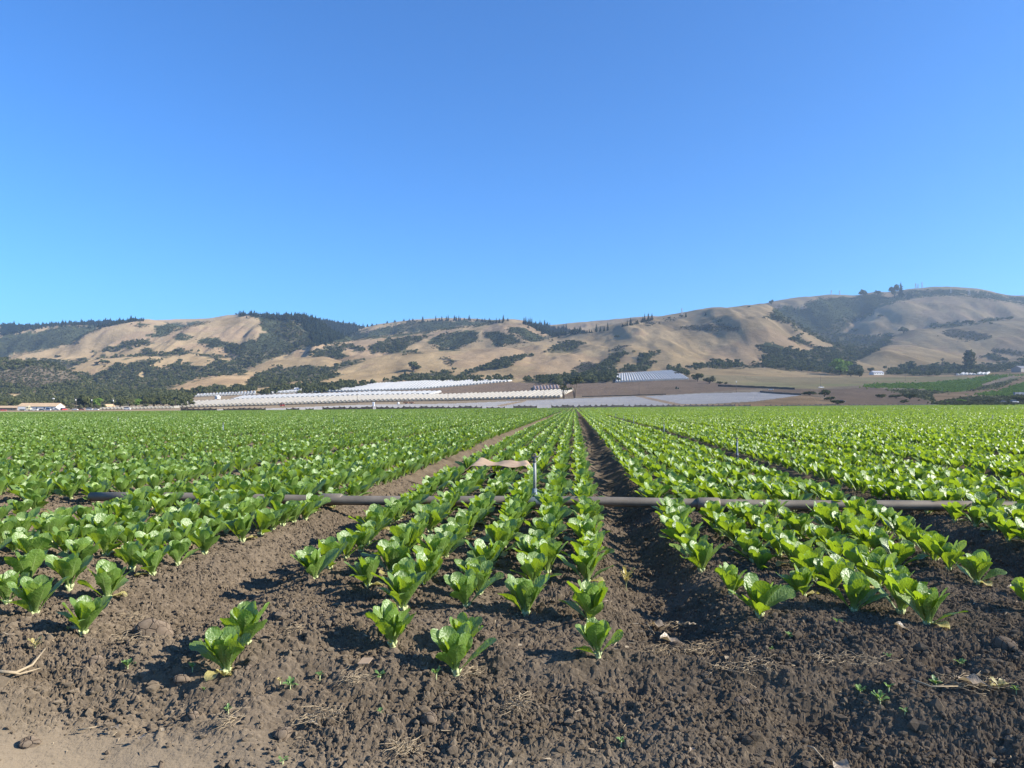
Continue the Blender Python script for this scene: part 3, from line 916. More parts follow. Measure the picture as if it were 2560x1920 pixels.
# what covers the ground: areas outlined on the photograph
CHAP, WOOD, CONI, BRUSH, DRY = 1, 2, 3, 4, 5
COVER = [
    (CONI, z1([(0, 370), (230, 375), (500, 355), (800, 350), (1100, 345), (1220, 340), (1240, 350), (1100, 362), (900, 402), (830, 428), (800, 392), (620, 387), (450, 397), (110, 457), (0, 477)])),
    (CHAP, z1([(-40, 490), (110, 462), (200, 455), (260, 460), (300, 440), (380, 445), (450, 410), (600, 392), (800, 394), (845, 425), (700, 490), (620, 530), (700, 540), (560, 560), (440, 590), (200, 632), (-40, 695)])),
    (CHAP, z1([(1275, 480), (1350, 440), (1350, 410), (1430, 368), (1560, 378), (1700, 365), (1850, 353), (1700, 387), (1500, 442), (1440, 477), (1300, 492)])),
    (CHAP, z1([(1130, 388), (1180, 380), (1270, 380), (1260, 400), (1180, 408)])),
    (WOOD, z1([(880, 600), (1000, 565), (1080, 528), (1200, 520), (1300, 518), (1270, 560), (1150, 590), (1000, 615), (900, 622)])),
    (WOOD, z1([(770, 630), (880, 600), (860, 612), (790, 634)])),
    (CHAP, z1([(1490, 490), (1590, 465), (1670, 490), (1640, 515), (1560, 520)])),
    (CHAP, z1([(1715, 530), (1790, 497), (1900, 520), (2000, 540), (2060, 545), (2130, 540), (2120, 520), (2212, 515), (2212, 650), (2100, 620), (1960, 600), (1940, 590), (1830, 600), (1740, 570)])),
    (WOOD, z1([(1900, 545), (2000, 560), (2100, 600), (2212, 640), (2212, 760), (2120, 740), (2030, 690), (2060, 650), (1960, 640), (1940, 600)])),
    (WOOD, z1([(1190, 640), (1230, 600), (1280, 585), (1330, 620), (1480, 628), (1550, 585), (1600, 610), (1640, 635), (1900, 650), (2030, 690), (1830, 668), (1640, 645), (1480, 650), (1300, 660), (1100, 665)])),
    (WOOD, z1([(700, 700), (900, 660), (1190, 645), (1190, 660), (900, 676), (700, 716)])),
    (WOOD, z1([(440, 690), (620, 690), (780, 680), (880, 670), (700, 720), (580, 765), (500, 770)])),
    (WOOD, z1([(-40, 690), (200, 680), (300, 675), (450, 690), (560, 770), (640, 790), (820, 825), (960, 760), (1000, 725), (1100, 730), (1300, 690), (1390, 690), (1380, 720), (1290, 740), (1430, 765), (1500, 715), (1560, 685), (1590, 700), (1540, 740), (1640, 715), (1750, 765), (1860, 690), (1910, 700), (2030, 700), (2150, 735), (2110, 830), (2050, 800), (1990, 822), (1800, 838), (1600, 878), (1400, 962), (1000, 965), (850, 1010), (400, 1030), (-40, 1040)])),
    (WOOD, z1([(-40, 1000), (400, 1000), (850, 1000), (1000, 955), (1450, 965), (1560, 985), (1660, 990), (1660, 1060), (1500, 1078), (-40, 1078)])),
    (WOOD, z1([(1450, 975), (1500, 950), (1540, 965), (1700, 950), (1900, 915), (1960, 940), (2080, 920), (2190, 935), (2190, 968), (1660, 985)])),
    (BRUSH, z1([(-40, 790), (150, 770), (350, 740), (560, 790), (700, 850), (720, 880), (500, 900), (300, 950), (60, 900), (-40, 880)])),
    (DRY, z1([(0, 985), (180, 985), (200, 1015), (220, 1030), (100, 1020), (10, 1005)])),
    (DRY, z1([(280, 985), (400, 980), (390, 992), (290, 992)])),
    (DRY, z1([(1200, 790), (1260, 790), (1250, 850), (1210, 850)])),
    (CONI, z2([(-40, 150), (100, 130), (200, 137), (470, 150), (600, 160), (720, 195), (920, 228), (1020, 252), (950, 292), (850, 332), (750, 382), (640, 400), (560, 300), (430, 200), (330, 192), (200, 180), (130, 160), (0, 165)])),
    (CHAP, z2([(150, 175), (400, 200), (500, 230), (600, 330), (560, 400), (430, 440), (260, 500), (150, 520), (0, 500), (0, 385), (50, 372), (150, 355), (150, 315), (240, 310), (180, 260)])),
    (WOOD, z2([(370, 210), (450, 210), (480, 290), (460, 350), (520, 330), (640, 400), (450, 447), (300, 497), (200, 525), (180, 545), (60, 582), (40, 650), (-20, 640), (-20, 480), (60, 440), (150, 470), (330, 440), (420, 400), (380, 330), (300, 285), (360, 270)])),
    (CONI, z2([(600, 260), (720, 300), (850, 332), (740, 385), (620, 405), (560, 330)])),
    (CHAP, z2([(850, 330), (930, 303), (1100, 270), (1290, 222), (1440, 207), (1700, 195), (1930, 190), (2150, 207), (1900, 245), (1600, 286), (1300, 316), (1000, 351), (830, 378), (700, 390)])),
    (WOOD, z2([(1330, 205), (1440, 205), (1430, 260), (1360, 295), (1280, 310), (1250, 305), (1330, 260)])),
    (WOOD, z2([(1060, 410), (1100, 372), (1250, 347), (1400, 330), (1560, 312), (1500, 345), (1400, 400), (1330, 440), (1450, 447), (1450, 460), (1060, 467), (1080, 440)])),
    (CHAP, z2([(1545, 370), (1570, 330), (1700, 292), (1900, 282), (1945, 312), (1930, 360), (1850, 400), (1760, 435), (1620, 435), (1560, 410)])),
    (WOOD, z2([(1620, 350), (1650, 300), (1690, 310), (1650, 400)])),
    (CHAP, z2([(1970, 292), (2100, 292), (2170, 340), (2212, 350), (2212, 395), (2120, 410), (2050, 360)])),
    (CHAP, z2([(2140, 265), (2212, 255), (2212, 300)])),
    (WOOD, z2([(560, 457), (700, 422), (780, 395), (900, 390), (930, 395), (850, 430), (800, 470), (880, 480), (860, 505), (780, 510), (720, 490), (560, 495)])),
    (WOOD, z2([(900, 422), (950, 402), (1020, 435), (970, 460)])),
    (WOOD, z2([(50, 690), (150, 640), (300, 575), (380, 560), (350, 605), (480, 575), (580, 560), (610, 595), (700, 585), (800, 552), (1000, 517), (1020, 522), (900, 562), (700, 622), (570, 680), (400, 710), (200, 745), (110, 745), (70, 712)])),
    (WOOD, z2([(540, 700), (600, 655), (740, 630), (840, 642), (720, 680), (640, 710)])),
    (WOOD, z2([(-20, 745), (80, 730), (110, 775), (-20, 785)])),
    (WOOD, z2([(130, 800), (300, 745), (520, 715), (700, 725), (900, 695), (1000, 715), (1140, 702), (1000, 742), (750, 782), (480, 795), (480, 762), (150, 806)])),
    (WOOD, z2([(1160, 698), (1300, 660), (1560, 630), (1700, 610), (1750, 650), (1900, 600), (2100, 525), (2230, 505), (2212, 572), (2000, 602), (1850, 637), (1760, 662), (1900, 655), (2040, 675), (2200, 665), (2230, 692), (1700, 692), (1180, 704)])),
    (BRUSH, z2([(1620, 502), (1700, 490), (1750, 530), (1720, 570), (1680, 540)])),
    (CHAP, z3([(80, 290), (130, 258), (220, 260), (290, 280), (340, 310), (470, 335), (400, 355), (270, 370), (180, 330)])),
    (CHAP, z3([(0, 290), (60, 300), (200, 370), (270, 375), (150, 395), (30, 415), (0, 410)])),
    (CONI, z3([(225, 215), (350, 225), (500, 262), (640, 285), (740, 300), (600, 312), (480, 334), (400, 300), (300, 252)])),
    (WOOD, z3([(420, 455), (480, 405), (580, 372), (740, 377), (690, 402), (620, 432), (570, 447)])),
    (WOOD, z3([(-10, 525), (120, 495), (290, 478), (330, 487), (180, 522), (140, 562), (60, 592), (-10, 592)])),
    (BRUSH, z3([(630, 580), (700, 545), (820, 540), (880, 560), (800, 600), (730, 630), (660, 600)])),
    (WOOD, z3([(830, 570), (880, 530), (940, 485), (1130, 452), (1000, 512), (1000, 552), (930, 582), (990, 625), (960, 700), (820, 722), (350, 722), (250, 722), (230, 695), (280, 675), (400, 660), (560, 645), (620, 620), (700, 652), (730, 632)])),
    (WOOD, z3([(1140, 522), (1200, 475), (1330, 452), (1270, 502), (1220, 532), (1320, 547), (1240, 592), (1220, 615), (1010, 622), (1060, 582), (1180, 562)])),
    (WOOD, z3([(1390, 590), (1480, 575), (1570, 632), (1570, 655), (1400, 605)])),
    (WOOD, z3([(1550, 592), (1560, 575), (1700, 545), (1800, 525), (1990, 535), (2010, 582), (1800, 592)])),
    (CHAP, z3([(2010, 565), (2130, 545), (2130, 582), (2010, 582)])),
    (BRUSH, z3([(1490, 250), (1600, 235), (1850, 230), (1980, 265), (1850, 285), (1600, 280)])),
    (BRUSH, z3([(1380, 190), (1460, 180), (1450, 200), (1380, 210)])),
    (BRUSH, z3([(1200, 215), (1330, 205), (1340, 225), (1210, 245)])),
    (CHAP, z3([(1790, 185), (1835, 185), (1835, 210), (1790, 210)])),
    (BRUSH, z3([(900, 450), (1000, 400), (1100, 400), (1000, 440)])),
    (CHAP, z3([(2110, 392), (2212, 395), (2212, 470), (2150, 440)])),
    (CHAP, z4([(100, 372), (180, 300), (260, 262), (320, 300), (420, 290), (450, 240), (560, 207), (700, 197), (860, 207), (1040, 167), (1140, 200), (1400, 195), (1200, 240), (990, 297), (1000, 342), (850, 402), (720, 460), (740, 490), (850, 522), (700, 560), (560, 552), (450, 500), (300, 415), (200, 395)])),
    (WOOD, z4([(230, 370), (330, 380), (430, 440), (560, 480), (620, 430), (760, 370), (900, 330), (1000, 342), (850, 402), (720, 460), (740, 490), (850, 520), (1050, 512), (1140, 492), (1140, 562), (1020, 642), (820, 732), (900, 802), (900, 850), (700, 832), (400, 802), (200, 792), (60, 772), (80, 692), (200, 662), (300, 622), (420, 652), (500, 642), (540, 622), (380, 572), (320, 542), (360, 527), (420, 572), (560, 622), (700, 612), (560, 552), (450, 502), (330, 430)])),
    (CHAP, z4([(20, 592), (200, 607), (290, 642), (280, 690), (130, 672), (60, 632)])),
    (CHAP, z4([(1140, 200), (1300, 152), (1650, 142), (1900, 162), (2100, 207), (2212, 209), (2240, 209), (2240, 255), (1900, 217), (1700, 192), (1400, 192)])),
    (WOOD, z4([(1390, 458), (1500, 422), (1690, 402), (1740, 422), (1560, 452)])),
    (WOOD, z4([(1730, 418), (1900, 385), (2060, 370), (2065, 388), (1900, 410), (1760, 422)])),
    (BRUSH, z4([(1540, 492), (1600, 465), (1750, 480), (1960, 522), (1900, 552), (1750, 557), (1600, 522)])),
    (BRUSH, z4([(1940, 640), (2000, 620), (2212, 640), (2212, 670), (2000, 660)])),
    (WOOD, z4([(1890, 692), (1950, 662), (2100, 732), (2000, 735)])),
    (WOOD, z4([(2140, 720), (2240, 680), (2240, 730), (2160, 725)])),
    (WOOD, z4([(1110, 830), (1110, 795), (1300, 745), (1400, 785), (1500, 745), (1600, 745), (1700, 775), (1830, 765), (1900, 765), (1900, 815), (1660, 835), (1300, 840)])),
    (WOOD, z4([(1900, 805), (1950, 755), (2240, 740), (2240, 785), (2100, 802), (1900, 820)])),
]
PLASTIC, PLOUGH, BERRY, BARE, WEEDY, TRACK, HAYF = 11, 12, 13, 14, 15, 16, 17
FIELDS = [   # below the hills
    (PLOUGH, [(1000, 985), (1040, 976), (1150, 966), (1272, 955), (1400, 960), (1740, 950), (1800, 958), (1880, 968), (1900, 972), (1700, 985), (1450, 991), (1400, 991), (1380, 984), (1240, 979), (1100, 986), (980, 992)]),
    (HAYF, [(1720, 928), (1860, 918), (1960, 925), (2090, 936), (2160, 940), (2420, 940), (2420, 955), (2300, 958), (2160, 962), (2040, 972), (1960, 972), (1800, 958), (1740, 950)]),
    (PLASTIC, [(437, 1026), (700, 1020), (900, 1012), (1130, 1009), (1400, 998), (1590, 990), (1620, 995), (1690, 1012), (1700, 1025), (437, 1040)]),
    (PLASTIC, [(1608, 991), (1760, 983), (1900, 980), (2005, 987), (1960, 994), (1880, 1004), (1760, 1010), (1700, 1010)]),
    (TRACK, [(1240, 1014), (1290, 1004), (1320, 1000), (1306, 1006), (1252, 1016)]),
    (TRACK, [(1585, 990), (1608, 991), (1705, 1010), (1760, 1011), (1760, 1016), (1690, 1014)]),
    (BARE, [(1700, 1016), (1880, 1006), (1960, 995), (2010, 988), (2050, 992), (2085, 1006), (2085, 1016)]),
    (PLOUGH, [(2035, 975), (2180, 968), (2210, 972), (2320, 1000), (2330, 1012), (2090, 1012), (2060, 985)]),
    (PLOUGH, [(1905, 974), (1960, 971), (2035, 975), (2050, 988), (2010, 986), (1905, 979)]),
    (BERRY, [(2162, 960), (2300, 957), (2420, 948), (2540, 924), (2620, 905), (2620, 935), (2530, 940), (2470, 958), (2400, 985), (2320, 980), (2310, 972), (2162, 968)]),
    (TRACK, [(2450, 962), (2480, 952), (2540, 936), (2535, 942), (2470, 962)]),
    (WEEDY, [(2210, 973), (2320, 975), (2400, 980), (2480, 960), (2560, 940), (2700, 930), (2700, 1016), (2340, 1014), (2320, 1000)]),
    (BARE, [(2330, 985), (2500, 970), (2560, 940), (2600, 940), (2600, 965), (2520, 990), (2420, 990), (2340, 1005)]),
    (BERRY, [(2440, 985), (2480, 978), (2530, 982), (2520, 990), (2450, 988)]),
    (BERRY, [(2500, 975), (2560, 955), (2600, 950), (2600, 985), (2530, 985)]),
]
def raster(polys):
    H, W = 400, 2640
    R = np.zeros((H, W), np.int8)           # rows 680..1080, columns -40..2600
    for c, p in polys:
        p = np.array(p, float)
        p[:, 0] += 40; p[:, 1] -= 680
        n = len(p)
        for row in range(max(0, int(p[:, 1].min())), min(H, int(p[:, 1].max()) + 2)):
            y = row + 0.5
            xs = []
            for k in range(n):
                (xa, ya), (xb, yb) = p[k], p[(k + 1) % n]
                if (ya <= y) != (yb <= y):
                    xs.append(xa + (y - ya) * (xb - xa) / (yb - ya))
            xs.sort()
            for a, b in zip(xs[::2], xs[1::2]):
                R[row, max(0, int(round(a))):max(0, int(round(b)))] = c
    return R
RC, RF = raster(COVER), raster(FIELDS)
def look(R, x, y):
    x = np.where(x < -35, -70 - x, np.where(x > 2595, 5190 - x, x))      # mirrored beyond the frame
    c = np.clip((x + 40).astype(int), 0, R.shape[1] - 1)
    r = np.clip((y - 680).astype(int), 0, R.shape[0] - 1)
    return np.where((y > 680) & (y < 1080), R[r, c], 0)

def cover_at(X, Y, Z, jit=1.0):
    x, y, d = view_uv(X, Y, Z)
    jx = jit * 20 * fbm(X / 40, Y / 40, 500, 4, 0.65)
    jy = jit * 9 * fbm(X / 40 + 50, Y / 40, 510, 4, 0.65)
    c = look(RC, x + jx, y + jy)
    f = look(RF, x, y)
    return np.where((f > 0) & (d < 1060), f, np.where(d > 800, c, 0)), d

def paint_terrain():
    cov, d = cover_at(XX.ravel(), YY.ravel(), HZs.ravel())
    tan = np.array([0.375, 0.286, 0.172])
    hi = smooth(50, 230, HZs.ravel())[:, None]
    C = np.array([0.415, 0.302, 0.162]) * (1 - hi) + tan * hi      # yellower grass colour on the low mounds
    X, Y = XX.ravel(), YY.ravel()
    n1 = fbm(X / 170, Y / 170, 600, 4)[:, None]
    n2 = fbm(X / 35, Y / 35, 610, 3)[:, None]
    n3 = fbm(X / 9, Y / 9, 620, 2)[:, None]
    C = C * (1 + 0.30 * n1 + 0.16 * n2 + 0.10 * n3)
    st = fbm(X / 60 + Y / 300, Y / 130, 630, 4)[:, None]
    C = C * (1 - 0.24 * smooth(0.08, 0.45, st))
    C = C * np.where(n1 > 0.12, np.array([0.90, 0.87, 0.92]), 1.0)
    low = d < 1000
    C = np.where(low[:, None], np.array([0.27, 0.215, 0.15]) * (1 + 0.3 * n2), C)
    flat = smooth(-0.5, 0.5, n2)
    for c, col, var in ((CHAP, (0.072, 0.082, 0.044), 0.5), (WOOD, (0.115, 0.105, 0.060), 0.5), (CONI, (0.030, 0.042, 0.024), 0.4), (BRUSH, (0.15, 0.122, 0.085), 0.5), (DRY, (0.45, 0.34, 0.19), 0.2),
                        (PLASTIC, (0.40, 0.385, 0.37), 0.1), (PLOUGH, (0.215, 0.158, 0.112), 0.15), (BERRY, (0.13, 0.21, 0.06), 0.3), (BARE, (0.30, 0.21, 0.125), 0.3), (WEEDY, (0.16, 0.165, 0.075), 0.6),
                        (TRACK, (0.34, 0.26, 0.18), 0.1), (HAYF, (0.30, 0.24, 0.135), 0.2)):
        m = cov == c
        C[m] = np.array(col) * (1 + var * n2[m] + 0.5 * var * n3[m])
    m = cov == HAYF
    C[m] += np.array([-0.03, 0.015, -0.01]) * smooth(0, 0.4, n1[m])
    return cov, np.clip(C * 0.80, 0.01, 0.9)
COV, TC = paint_terrain()

def terrain_material():
    t = NT("hill_ground")
    co = t.pos()
    a = t.n("ShaderNodeAttribute", attribute_name="col")
    f1 = t.noise(0.05, 6, 0.65, co)
    f2 = t.noise(0.9, 4, 0.6, co)
    c = t.mix(t.math("MULTIPLY", f1, 0.5), a.outputs["Color"], t.mix(1.0, a.outputs["Color"], (0.62, 0.60, 0.60), "MULTIPLY"))
    c = t.mix(t.math("MULTIPLY", f2, 0.35), c, t.mix(1.0, a.outputs["Color"], (1.3, 1.28, 1.25), "MULTIPLY"))
    d = t.n("ShaderNodeBsdfDiffuse", Roughness=1.0)
    t.l(c, d.inputs["Color"])
    t.l(t.bump(t.math("ADD", t.math("MULTIPLY", f1, 6.0), f2), 0.6, 1.2), d.inputs["Normal"])
    return t.end(d.outputs[0])
M_HILL = terrain_material()
o = mesh_np("hills", np.stack([XX.ravel(), YY.ravel(), HZs.ravel()], -1), grid_faces(len(TD), len(TX)), M_HILL, {"col": TC})
tag(o, kind="structure")
# the plain the whole valley lies on, out to the horizon, and the near ground around the field
pl_v = np.array([(-6700, -6700, -9), (6700, -6700, -9), (6700, 6700, -9), (-6700, 6700, -9)], float)
o = mesh_np("plain", pl_v, np.array([[0, 1, 2, 3]]), plain("plain_earth", (0.2, 0.16, 0.11), 1.0, scale=0.01), None, False)
tag(o, kind="structure")
# field soil from the first furrows to the fence
def far_soil():
    Yv = np.concatenate([np.linspace(55, 150, 60), np.linspace(155, 560, 90)])
    S = np.linspace(-1, 1, 300)
    d = np.repeat(Yv[:, None], 300, 1)
    L = S[None, :] * 1.0 * d
    X, Y = ground_xy(L, d)
    z = far_drop(X, Y) - 0.03
    de = field_edge_depth(L / d)
    z = np.where(d > de * 1.01, z - 1.6, z)
    return tag(mesh_np("far_field_soil", np.stack([X.ravel(), Y.ravel(), z.ravel()], -1), grid_faces(len(Yv), 300), M_SOIL, {"dry": np.zeros(d.size)}), kind="structure")
far_soil()
def headland():
    g = np.linspace(-14, 14, 60)
    gy = np.concatenate([np.linspace(-16, 1.0, 30), [1.15]])
    X, Y = np.meshgrid(g, gy)
    z = np.full(X.size, -0.16) + 0.02 * fbm(X.ravel(), Y.ravel(), 3)
    return tag(mesh_np("dirt_road", np.stack([X.ravel(), Y.ravel(), z], -1), grid_faces(len(gy), 60), M_SOIL, {"dry": np.full(X.size, 0.55)}), kind="structure")
headland()
# ------------------------------------------------------------------ trees
def foliage_material(name, lo, hi, glow=0.25):
    t = NT(name)
    a = t.n("ShaderNodeAttribute", attribute_name="tone")
    c = t.ramp(a.outputs["Fac"], [(0.0, lo), (1.0, hi)])
    oi = t.n("ShaderNodeObjectInfo")
    c = t.mix(t.math("MULTIPLY", oi.outputs["Random"], 0.35), c, t.mix(1.0, c, (1.25, 1.05, 0.8), "MULTIPLY"))
    d = t.n("ShaderNodeBsdfDiffuse", Roughness=0.8)
    t.l(c, d.inputs["Color"])
    tr = t.n("ShaderNodeBsdfTranslucent")
    t.l(c, tr.inputs["Color"])
    m = t.n("ShaderNodeMixShader")
    m.inputs[0].default_value = glow
    t.l(d.outputs[0], m.inputs[1]); t.l(tr.outputs[0], m.inputs[2])
    return t.end(m.outputs[0])
M_OAK = foliage_material("oak_foliage", (0.046, 0.057, 0.024), (0.145, 0.158, 0.066))
M_CONI = foliage_material("conifer_foliage", (0.024, 0.036, 0.020), (0.065, 0.080, 0.042))
M_GREY = foliage_material("olive_foliage", (0.07, 0.078, 0.042), (0.15, 0.155, 0.085))
M_GREEN = foliage_material("green_foliage", (0.10, 0.18, 0.034), (0.22, 0.32, 0.07))
M_CHAP = foliage_material("chaparral_foliage", (0.050, 0.058, 0.030), (0.115, 0.118, 0.060))
M_BARK = plain("bark", (0.13, 0.10, 0.075), 0.95, scale=3)
M_BONE = plain("dead_wood", (0.45, 0.40, 0.33), 0.9, scale=3)

def quads(C, N, size, rg, aspect=1.0):
    """small faces at centres C, facing roughly along N"""
    n = len(C)
    N = N + rg.normal(0, 0.55, (n, 3))
    N /= np.linalg.norm(N, axis=1)[:, None] + 1e-9
    R = rg.normal(0, 1, (n, 3))
    A = np.cross(N, R); A /= np.linalg.norm(A, axis=1)[:, None] + 1e-9
    B = np.cross(N, A)
    s = (size * rg.uniform(0.6, 1.3, n))[:, None]
    V = np.stack([C - A * s - B * s * aspect, C + A * s * 1.1 - B * s * 0.7 * aspect, C + A * s * 0.8 + B * s * aspect, C - A * s * 0.9 + B * s * 0.8 * aspect], 1)
    return V.reshape(-1, 3), np.arange(4 * n).reshape(n, 4)

def crown_round(rg, n, size, lobes=8, flat=0.8, base=0.28):
    """unit crown: width 2, standing on z=0 with its skirt at base*height"""
    Vs, Fs, Ts, k0 = [], [], [], 0
    cen, rad = [], []
    for k in range(lobes):
        a = rg.uniform(0, 6.28)
        q = math.sqrt(rg.uniform(0, 1)) * 0.62
        z = base + 0.30 + rg.uniform(0, 0.72) * (1 - 0.55 * q)
        cen.append((q * math.cos(a), q * math.sin(a), z)); rad.append(rg.uniform(0.26, 0.46))
    for (cx, cy, cz), r in zip(cen, rad):
        m = max(4, int(n * r * r / sum(x * x for x in rad)))
        D = rg.normal(0, 1, (m, 3)); D[:, 2] = np.abs(D[:, 2]) * 0.9 - 0.25 * (rg.random(m) < 0.45)
        D /= np.linalg.norm(D, axis=1)[:, None]
        P = np.array([cx, cy, cz]) + D * r * np.array([1, 1, flat]) * rg.uniform(0.75, 1.08, m)[:, None]
        V, F = quads(P, D, size, rg)
        Vs.append(V); Fs.append(F + k0); k0 += len(V)
        Ts.append(np.repeat(np.clip(rg.normal(0.5, 0.24, m) + rg.normal(0, 0.12), 0, 1), 4))
        # a solid core so that the sky does not show straight through every lobe
        th = np.linspace(0, 2 * math.pi, 7)[:-1]
        core = [(cx, cy, cz + r * 0.62 * flat)] + [(cx + r * .62 * math.cos(t), cy + r * .62 * math.sin(t), cz + 0.08 * r) for t in th] + [(cx, cy, cz - r * 0.6 * flat)]
        Vs.append(np.array(core)); tri = [(0, 1 + q, 1 + (q + 1) % 6, 1 + (q + 1) % 6) for q in range(6)] + [(7, 1 + (q + 1) % 6, 1 + q, 1 + q) for q in range(6)]
        Fs.append(np.array(tri) + k0); k0 += 8
        Ts.append(np.full(8, 0.25))
    V = np.concatenate(Vs)
    return V, np.concatenate(Fs), np.concatenate(Ts)

def crown_cone(rg, n, size, slim=0.3):
    """unit conifer: height 1, radius slim at the skirt, ragged tiers"""
    z = 0.08 + 0.92 * (1 - np.sqrt(rg.random(n)))
    tiers = 0.75 + 0.35 * np.abs(np.sin(z * rg.uniform(22, 30)))
    a = rg.uniform(0, 6.283, n)
    side_ = 0.8 + 0.3 * np.sin(a * 2 + rg.uniform(0, 6))
    r = slim * (1 - z) ** 0.8 * tiers * rg.uniform(0.55, 1.1, n) * side_ + 0.01
    C = np.stack([r * np.cos(a), r * np.sin(a), z], -1)
    N = np.stack([np.cos(a), np.sin(a), np.full(n, 0.5)], -1)
    V, F = quads(C, N, size * np.clip(1.25 - z, 0.3, 1), rg, 0.6)
    th = np.linspace(0, 2 * math.pi, 7)[:-1]
    core = np.array([(0, 0, 0.99)] + [(slim * .6 * math.cos(t), slim * .6 * math.sin(t), 0.1) for t in th])
    tri = np.array([(0, 1 + q, 1 + (q + 1) % 6, 1 + (q + 1) % 6) for q in range(6)]) + len(V)
    T = np.concatenate([np.repeat(np.clip(rg.normal(0.5, 0.25, n), 0, 1), 4), np.full(7, 0.2)])
    return np.concatenate([V, core]), np.concatenate([F, tri]), T

def fix_tris(F):
    """split degenerate quads (a, b, c, c) off as triangles"""
    t = F[:, 2] == F[:, 3]
    return [F[~t], F[t][:, :3]]

class Tree:
    def __init__(self, kind, seed):
        rg = np.random.default_rng(seed)
        self.kind = kind
        mb = MB()
        if kind in ("oak", "green", "grey"):
            v, f, t = crown_round(rg, 420, 0.085, int(rg.integers(7, 11)), base=0.12 if kind == "grey" else 0.18)
            mb.tube([(0, 0, -0.25), (0.02, 0.01, 0.2), (-0.02, 0.03, 0.55)], [0.09, 0.07, 0.04], 7)
            for k in range(4):
                a = k * 1.57 + rg.uniform(-.4, .4)
                mb.tube([(0, 0, 0.22), (0.22 * math.cos(a), 0.22 * math.sin(a), 0.45), (0.4 * math.cos(a), 0.4 * math.sin(a), 0.75)], [0.045, 0.03, 0.012], 5)
            mat = {"oak": M_OAK, "green": M_GREEN, "grey": M_GREY}[kind]
        elif kind == "conifer":
            v, f, t = crown_cone(rg, 260, 0.05, rg.uniform(0.2, 0.3))
            mb.tube([(0, 0, -0.1), (0.004, 0, 0.5), (0, 0.003, 0.98)], [0.025, 0.014, 0.003], 6)
            mat = M_CONI
        elif kind == "gum":      # eucalyptus: bare forked stems, clumps of leaf at the ends
            P, Q = [], []
            Vs, Fs, Ts, n0 = [], [], [], 0
            for k in range(6):
                a = k * 1.05 + rg.uniform(-.3, .3); h = rg.uniform(0.55, 0.95); q = rg.uniform(0.15, 0.34)
                e = (q * math.cos(a), q * math.sin(a), h)
                mb.tube([(0.02 * math.cos(a), 0.02 * math.sin(a), -0.05), (0.35 * e[0], 0.35 * e[1], h * 0.45), e], [0.028, 0.02, 0.007], 6)
                cv, cf, ct = crown_round(rg, 90, 0.13, 4)
                cv = (cv - np.array([0, 0, 0.7])) * np.array([0.30, 0.30, 0.22]) + np.array(e)
                Vs.append(cv); Fs.append(cf + n0); Ts.append(ct); n0 += len(cv)
            v, f, t = np.concatenate(Vs), np.concatenate(Fs), np.concatenate(Ts)
            mat = M_OAK
        elif kind == "column":   # a tall trunk wrapped in ivy to its broken top
            n = 900
            z = rg.random(n); a = rg.uniform(0, 6.283, n)
            r = 0.27 * (0.82 + 0.25 * np.sin(z * 9 + a * 2) * 0.6 + 0.2 * np.sin(z * 31)) * np.where(z > 0.9, 0.85, 1)
            C = np.stack([r * np.cos(a), r * np.sin(a), z * (0.96 + 0.05 * np.sin(3 * a))], -1)
            v, f = quads(C, np.stack([np.cos(a), np.sin(a), 0.3 + 0 * a], -1), 0.035 + 0 * a, rg)
            t = np.repeat(np.clip(rg.normal(0.4, 0.25, n), 0, 1), 4)
            mb.tube([(0, 0, -0.1), (0, 0, 0.5), (0.01, 0, 1.02)], [0.18, 0.17, 0.14], 8)
            mat = M_OAK
        elif kind == "palm":
            mb.tube([(0, 0, -0.1), (0.015, 0, 0.4), (0, 0, 0.86)], [0.035, 0.028, 0.026], 7)
            Vs, Fs, n0 = [], [], 0
            for k in range(22):
                a = k * 2.4; el = rg.uniform(-1.1, 1.2)
                pts = [np.array([0, 0, 0.86])]
                d = el
                for s_ in range(5):
                    pts.append(pts[-1] + 0.045 * np.array([math.cos(a) * math.cos(d), math.sin(a) * math.cos(d), math.sin(d)])); d -= 0.32
                w = np.array([-math.sin(a), math.cos(a), 0]) * 0.022
                for s_ in range(5):
                    Vs.append(np.array([pts[s_] - w, pts[s_] + w, pts[s_ + 1] + w * 0.8, pts[s_ + 1] - w * 0.8])); Fs.append(np.arange(4) + n0); n0 += 4
            v, f = np.concatenate(Vs), np.array(Fs); t = np.full(len(v), 0.4)
            mat = M_GREY
        self.v, self.f, self.t, self.mat, self.trunk = v, f, t, mat, mb
        self.root = None
    def place(self, name, p, w, h, label, cat, group, rz):
        """w = crown width, h = height in metres"""
        zt = {"oak": 1.55, "green": 1.55, "grey": 1.45}.get(self.kind, 1.0)
        sxy = {"oak": w / 2, "green": w / 2, "grey": w / 2, "conifer": w / 0.5, "gum": w / 0.72, "column": w / 0.56, "palm": h * 1.0}[self.kind]
        s = (sxy, sxy, h / zt)
        if self.root is None:
            r = empty(name, p, label, cat, group, rz)
            mesh_np("crown", self.v, fix_tris(self.f), self.mat, {"tone": self.t}, False, parent=r)
            self.trunk.build("trunk", M_BARK, r, True)
            r.scale = s
            self.root = r
        else:
            r = dup(self.root, p, rz, s, label, group)
            r.name = name
            r["category"] = cat
        return r

